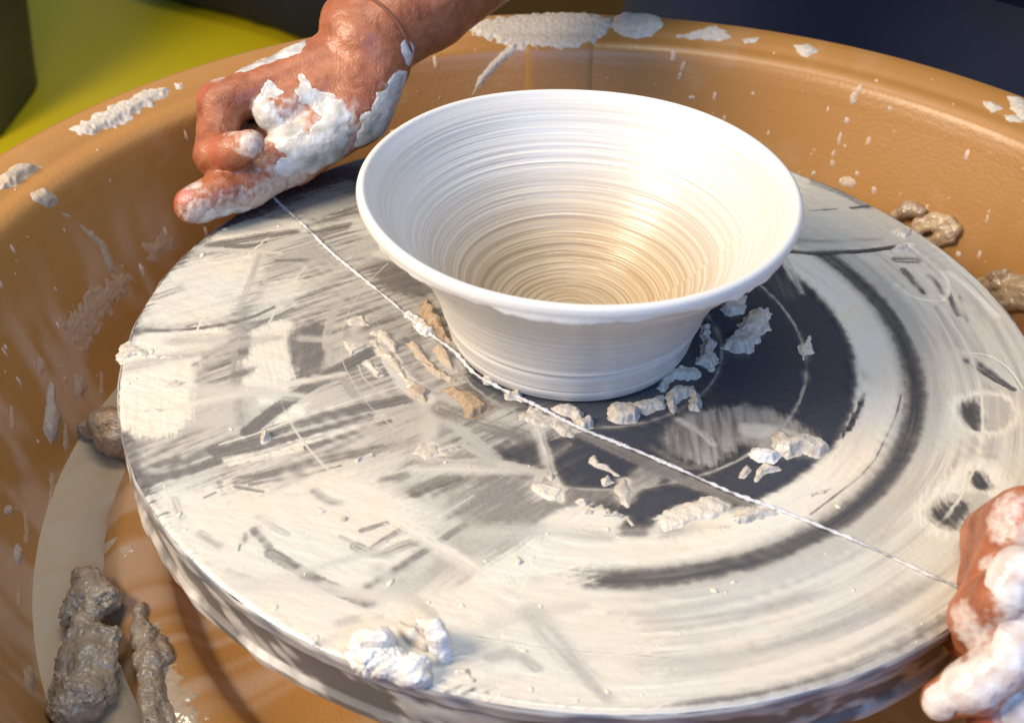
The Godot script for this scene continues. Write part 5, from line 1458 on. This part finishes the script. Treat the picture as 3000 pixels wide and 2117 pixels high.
	scrap("clay_crumb", "torn crumb with a thin tail on the dark metal before the wire", "clay scrap", [-0.4, 67.3, 1.2, 63.8, 3.1, 67.5, 5.4, 68.8, 8.8, 73.4, 5.3, 70.9, 1.1, 69.1], 1.6, 1.2, 0.9, 0.9, "dry_clay", WHITE_CLAY, PALE_CLAY)
	scrap("clay_crumb", "ragged crumb on the round blob of slip before the bowl", "clay scrap", [-15, 74.8, -11.2, 72.8, -12.2, 77.5, -13.4, 76.7], 1.6, 1.2, 1, 1, "dry_clay", WHITE_CLAY, PALE_CLAY)
	scrap("clay_crumb", "jagged crumb at the lower right of the diagonal smear", "clay scrap", [10.3, 92.7, 12.1, 93.9, 13.1, 95.6, 11.5, 95.9], 1.6, 1, 1, 1, "dry_clay", WHITE_CLAY, PALE_CLAY)
	scrap("clay_crumb", "scatter of joined crumbs beside the flat broken crumb", "clay scrap", [1.9, 91.7, 4.4, 91.3, 7.3, 89.9, 10.2, 91, 8.5, 92.4, 5.8, 92.4, 3, 93], 1.4, 1, 1.2, 1, "dry_clay", WHITE_CLAY, PALE_CLAY)
	scrap("wet_clay_clump", "split fold of slip at the front, above the flakes", "clay scrap", [-41.1, 127.4, -38.6, 128.6, -36.1, 131.2, -37.1, 131.5, -39.3, 130.1], 2.4, 1.4, 0.6, 0.5, "slip", WHITE_CLAY, PALE_CLAY)
	scrap("wet_clay_clump", "soft pinched ridge of slip against the wire at right", "clay scrap", [41.7, 92.5, 45.1, 86.8, 49.9, 85.6, 55.5, 85.7, 58.7, 89, 49.8, 93.1, 44.1, 94.8], 2.6, 2.4, 1.2, 0.7, "slip", WHITE_CLAY, PALE_CLAY)
	scrap("wet_clay_clump", "soft wave of slip on the cream ring right of the wire", "clay scrap", [66.9, 79.5, 70.3, 77.6, 74.9, 75.8, 79.2, 75.6, 74.8, 79.1, 68.6, 81.9], 1.8, 2.4, 1, 0.6, "slip", WHITE_CLAY, PALE_CLAY)
	scrap("wet_clay_clump", "knob of slip where the dividing line meets the right edge", "clay scrap", [127.4, -68.5, 132.5, -72.3, 136.4, -73.1, 135, -69.5, 130.2, -67.5], 2.4, 1.8, 0.8, 0.6, "slip", WHITE_CLAY, PALE_CLAY)
	scrap("wet_clay_clump", "small knob of slip on the right edge below the tan curl", "clay scrap", [131.4, -81, 136.3, -86, 140.2, -85.1, 139.7, -80.3, 135.6, -77.7], 2.2, 1.8, 1, 0.6, "slip", WHITE_CLAY, PALE_CLAY)
	scrap("wet_clay_clump", "thick wrinkled slip on the left edge of the wheel", "clay scrap", [-166, 13.9, -164.1, 11, -157.3, 14.4, -151.1, 18.3, -143.7, 18.1, -150.6, 20.4, -161.3, 19.7, -164.2, 21.6], 1.6, 2, 2, 1.2, "slip", WHITE_CLAY, PALE_CLAY)
	scrap("wet_clay_clump", "glossy wrinkle of slip inside the left edge of the wheel", "clay scrap", [-146.6, 36.7, -145.4, 33.3, -142.9, 30.7, -137.2, 32.9, -140.5, 36.4, -144.8, 37.8], 1.3, 1.6, 1, 0.8, "slip", WHITE_CLAY, PALE_CLAY)
	scrap("wet_clay_clump", "long glossy crease of slip near the left edge of the wheel", "clay scrap", [-152.4, 49.7, -147.4, 47.5, -139, 47.5, -139.1, 49.1, -146.8, 50.2], 1.2, 1.2, 0.8, 0.8, "slip", WHITE_CLAY, PALE_CLAY)
	scrap("clay_scrap", "long pinkish splash of soft clay running down left of the bowl", "clay scrap", [-78.6, 5.5, -75.6, 3.5, -73.3, 9.7, -68.3, 12.2, -62.8, 25.7, -56.1, 32.1, -56.8, 37, -62.8, 32.4, -69.1, 20.1, -74.4, 14.3], 1.6, 2, 1.2, 0.7, "slip", Color(0.60, 0.51, 0.40), PALE_CLAY, "clay scraps round the foot of the bowl")
	scrap("clay_scrap", "triangular clay flake at the left end of the splash beside the bowl", "clay scrap", [-88.5, 6, -78.8, 8.2, -84, 14.8], 1.3, 1.2, 0.8, 0.6, "dry_clay", WHITE_CLAY, PALE_CLAY, "clay scraps round the foot of the bowl")
	scrap("clay_scrap", "blunt clay crumb below the splash left of the bowl", "clay scrap", [-80.3, 18.9, -76.9, 16.1, -71.7, 25.3, -73.6, 27.1, -77.3, 22.2], 1.6, 1.2, 0.8, 0.7, "dry_clay", WHITE_CLAY, PALE_CLAY, "clay scraps round the foot of the bowl")
	scrap("clay_scrap", "flat clay flake on the scribed circle at the far left of the bowl", "clay scrap", [-88.3, -7, -82.6, -10.2, -80.5, -6.5, -79.7, -4.1, -87.3, -3.7], 1.5, 1.2, 0.8, 0.7, "dry_clay", WHITE_CLAY, PALE_CLAY, "clay scraps round the foot of the bowl")
	scrap("clay_scrap", "crumbly knot of clay at the top of the splash left of the bowl", "clay scrap", [-78, 0.9, -75.1, -2, -72.1, 0.6, -67.6, 7.6, -68.3, 11.3, -73, 7.9], 2.4, 1.4, 1.6, 1.1, "dry_clay", WHITE_CLAY, PALE_CLAY, "clay scraps round the foot of the bowl")
	scrap("clay_shaving", "folded tan clay strip between the splash and the wire", "clay scrap", [-65.5, 6.6, -62, 3.7, -58.8, 10.8, -54.5, 17.6, -50.5, 23.4, -54.8, 21.9, -60, 15.3], 2.4, 1.6, 1.2, 0.9, "dry_clay", TAN_CLAY, PALE_CLAY, "clay scraps round the foot of the bowl")
	scrap("clay_shaving", "torn tan flap at the lower end of the splash left of the bowl", "clay scrap", [-64, 32.6, -58.5, 29.7, -54.1, 33.4, -55.3, 40, -60.3, 37.6], 2.2, 1.4, 1.2, 0.9, "dry_clay", PALE_CLAY, TAN_CLAY, "clay scraps round the foot of the bowl")
	scrap("clay_scrap", "flat pale clay patch on the veiled metal left of the round blob of slip", "clay scrap", [-58.2, 66.1, -55.7, 60.8, -50.3, 60.6, -49.7, 63.5, -44.4, 61.7, -43.8, 63.9, -49.9, 67.1, -53.6, 68.7], 0.9, 1.4, 1, 0.5, "slip", WHITE_CLAY, PALE_CLAY)
	scrap("clay_scrap", "round blob of runny slip at the end of its trail before the bowl", "clay scrap", [-19.2, 78.3, -16.7, 77.5, -9.6, 79.3, -8.2, 80.6, -11.1, 86.1, -13.4, 86.2, -17.6, 83.7, -19.7, 80.4], 0.9, 1.6, 0.4, 0.2, "slip", Color(0.58, 0.52, 0.42), WHITE_CLAY)
	scrap("clay_scrap", "lumpy translucent blob of slip in front of the wire", "clay scrap", [8.4, 75.7, 10.4, 73.6, 11.9, 76.2, 12.8, 81, 11.3, 87.7, 8.8, 85.8, 6.8, 80.6], 1.1, 2, 0.8, 0.6, "slip", Color(0.46, 0.42, 0.35), PALE_CLAY)
	scrap("clay_scrap", "long low bank of slip along the dark patch left of the wire", "clay scrap", [18.8, 92.6, 24.3, 87.1, 37.9, 81.2, 41.7, 84.3, 42.7, 86.3, 39.4, 92.3, 31.9, 93.9, 21.1, 98.6], 1.5, 2.6, 1.2, 0.6, "slip", Color(0.60, 0.53, 0.42), WHITE_CLAY)
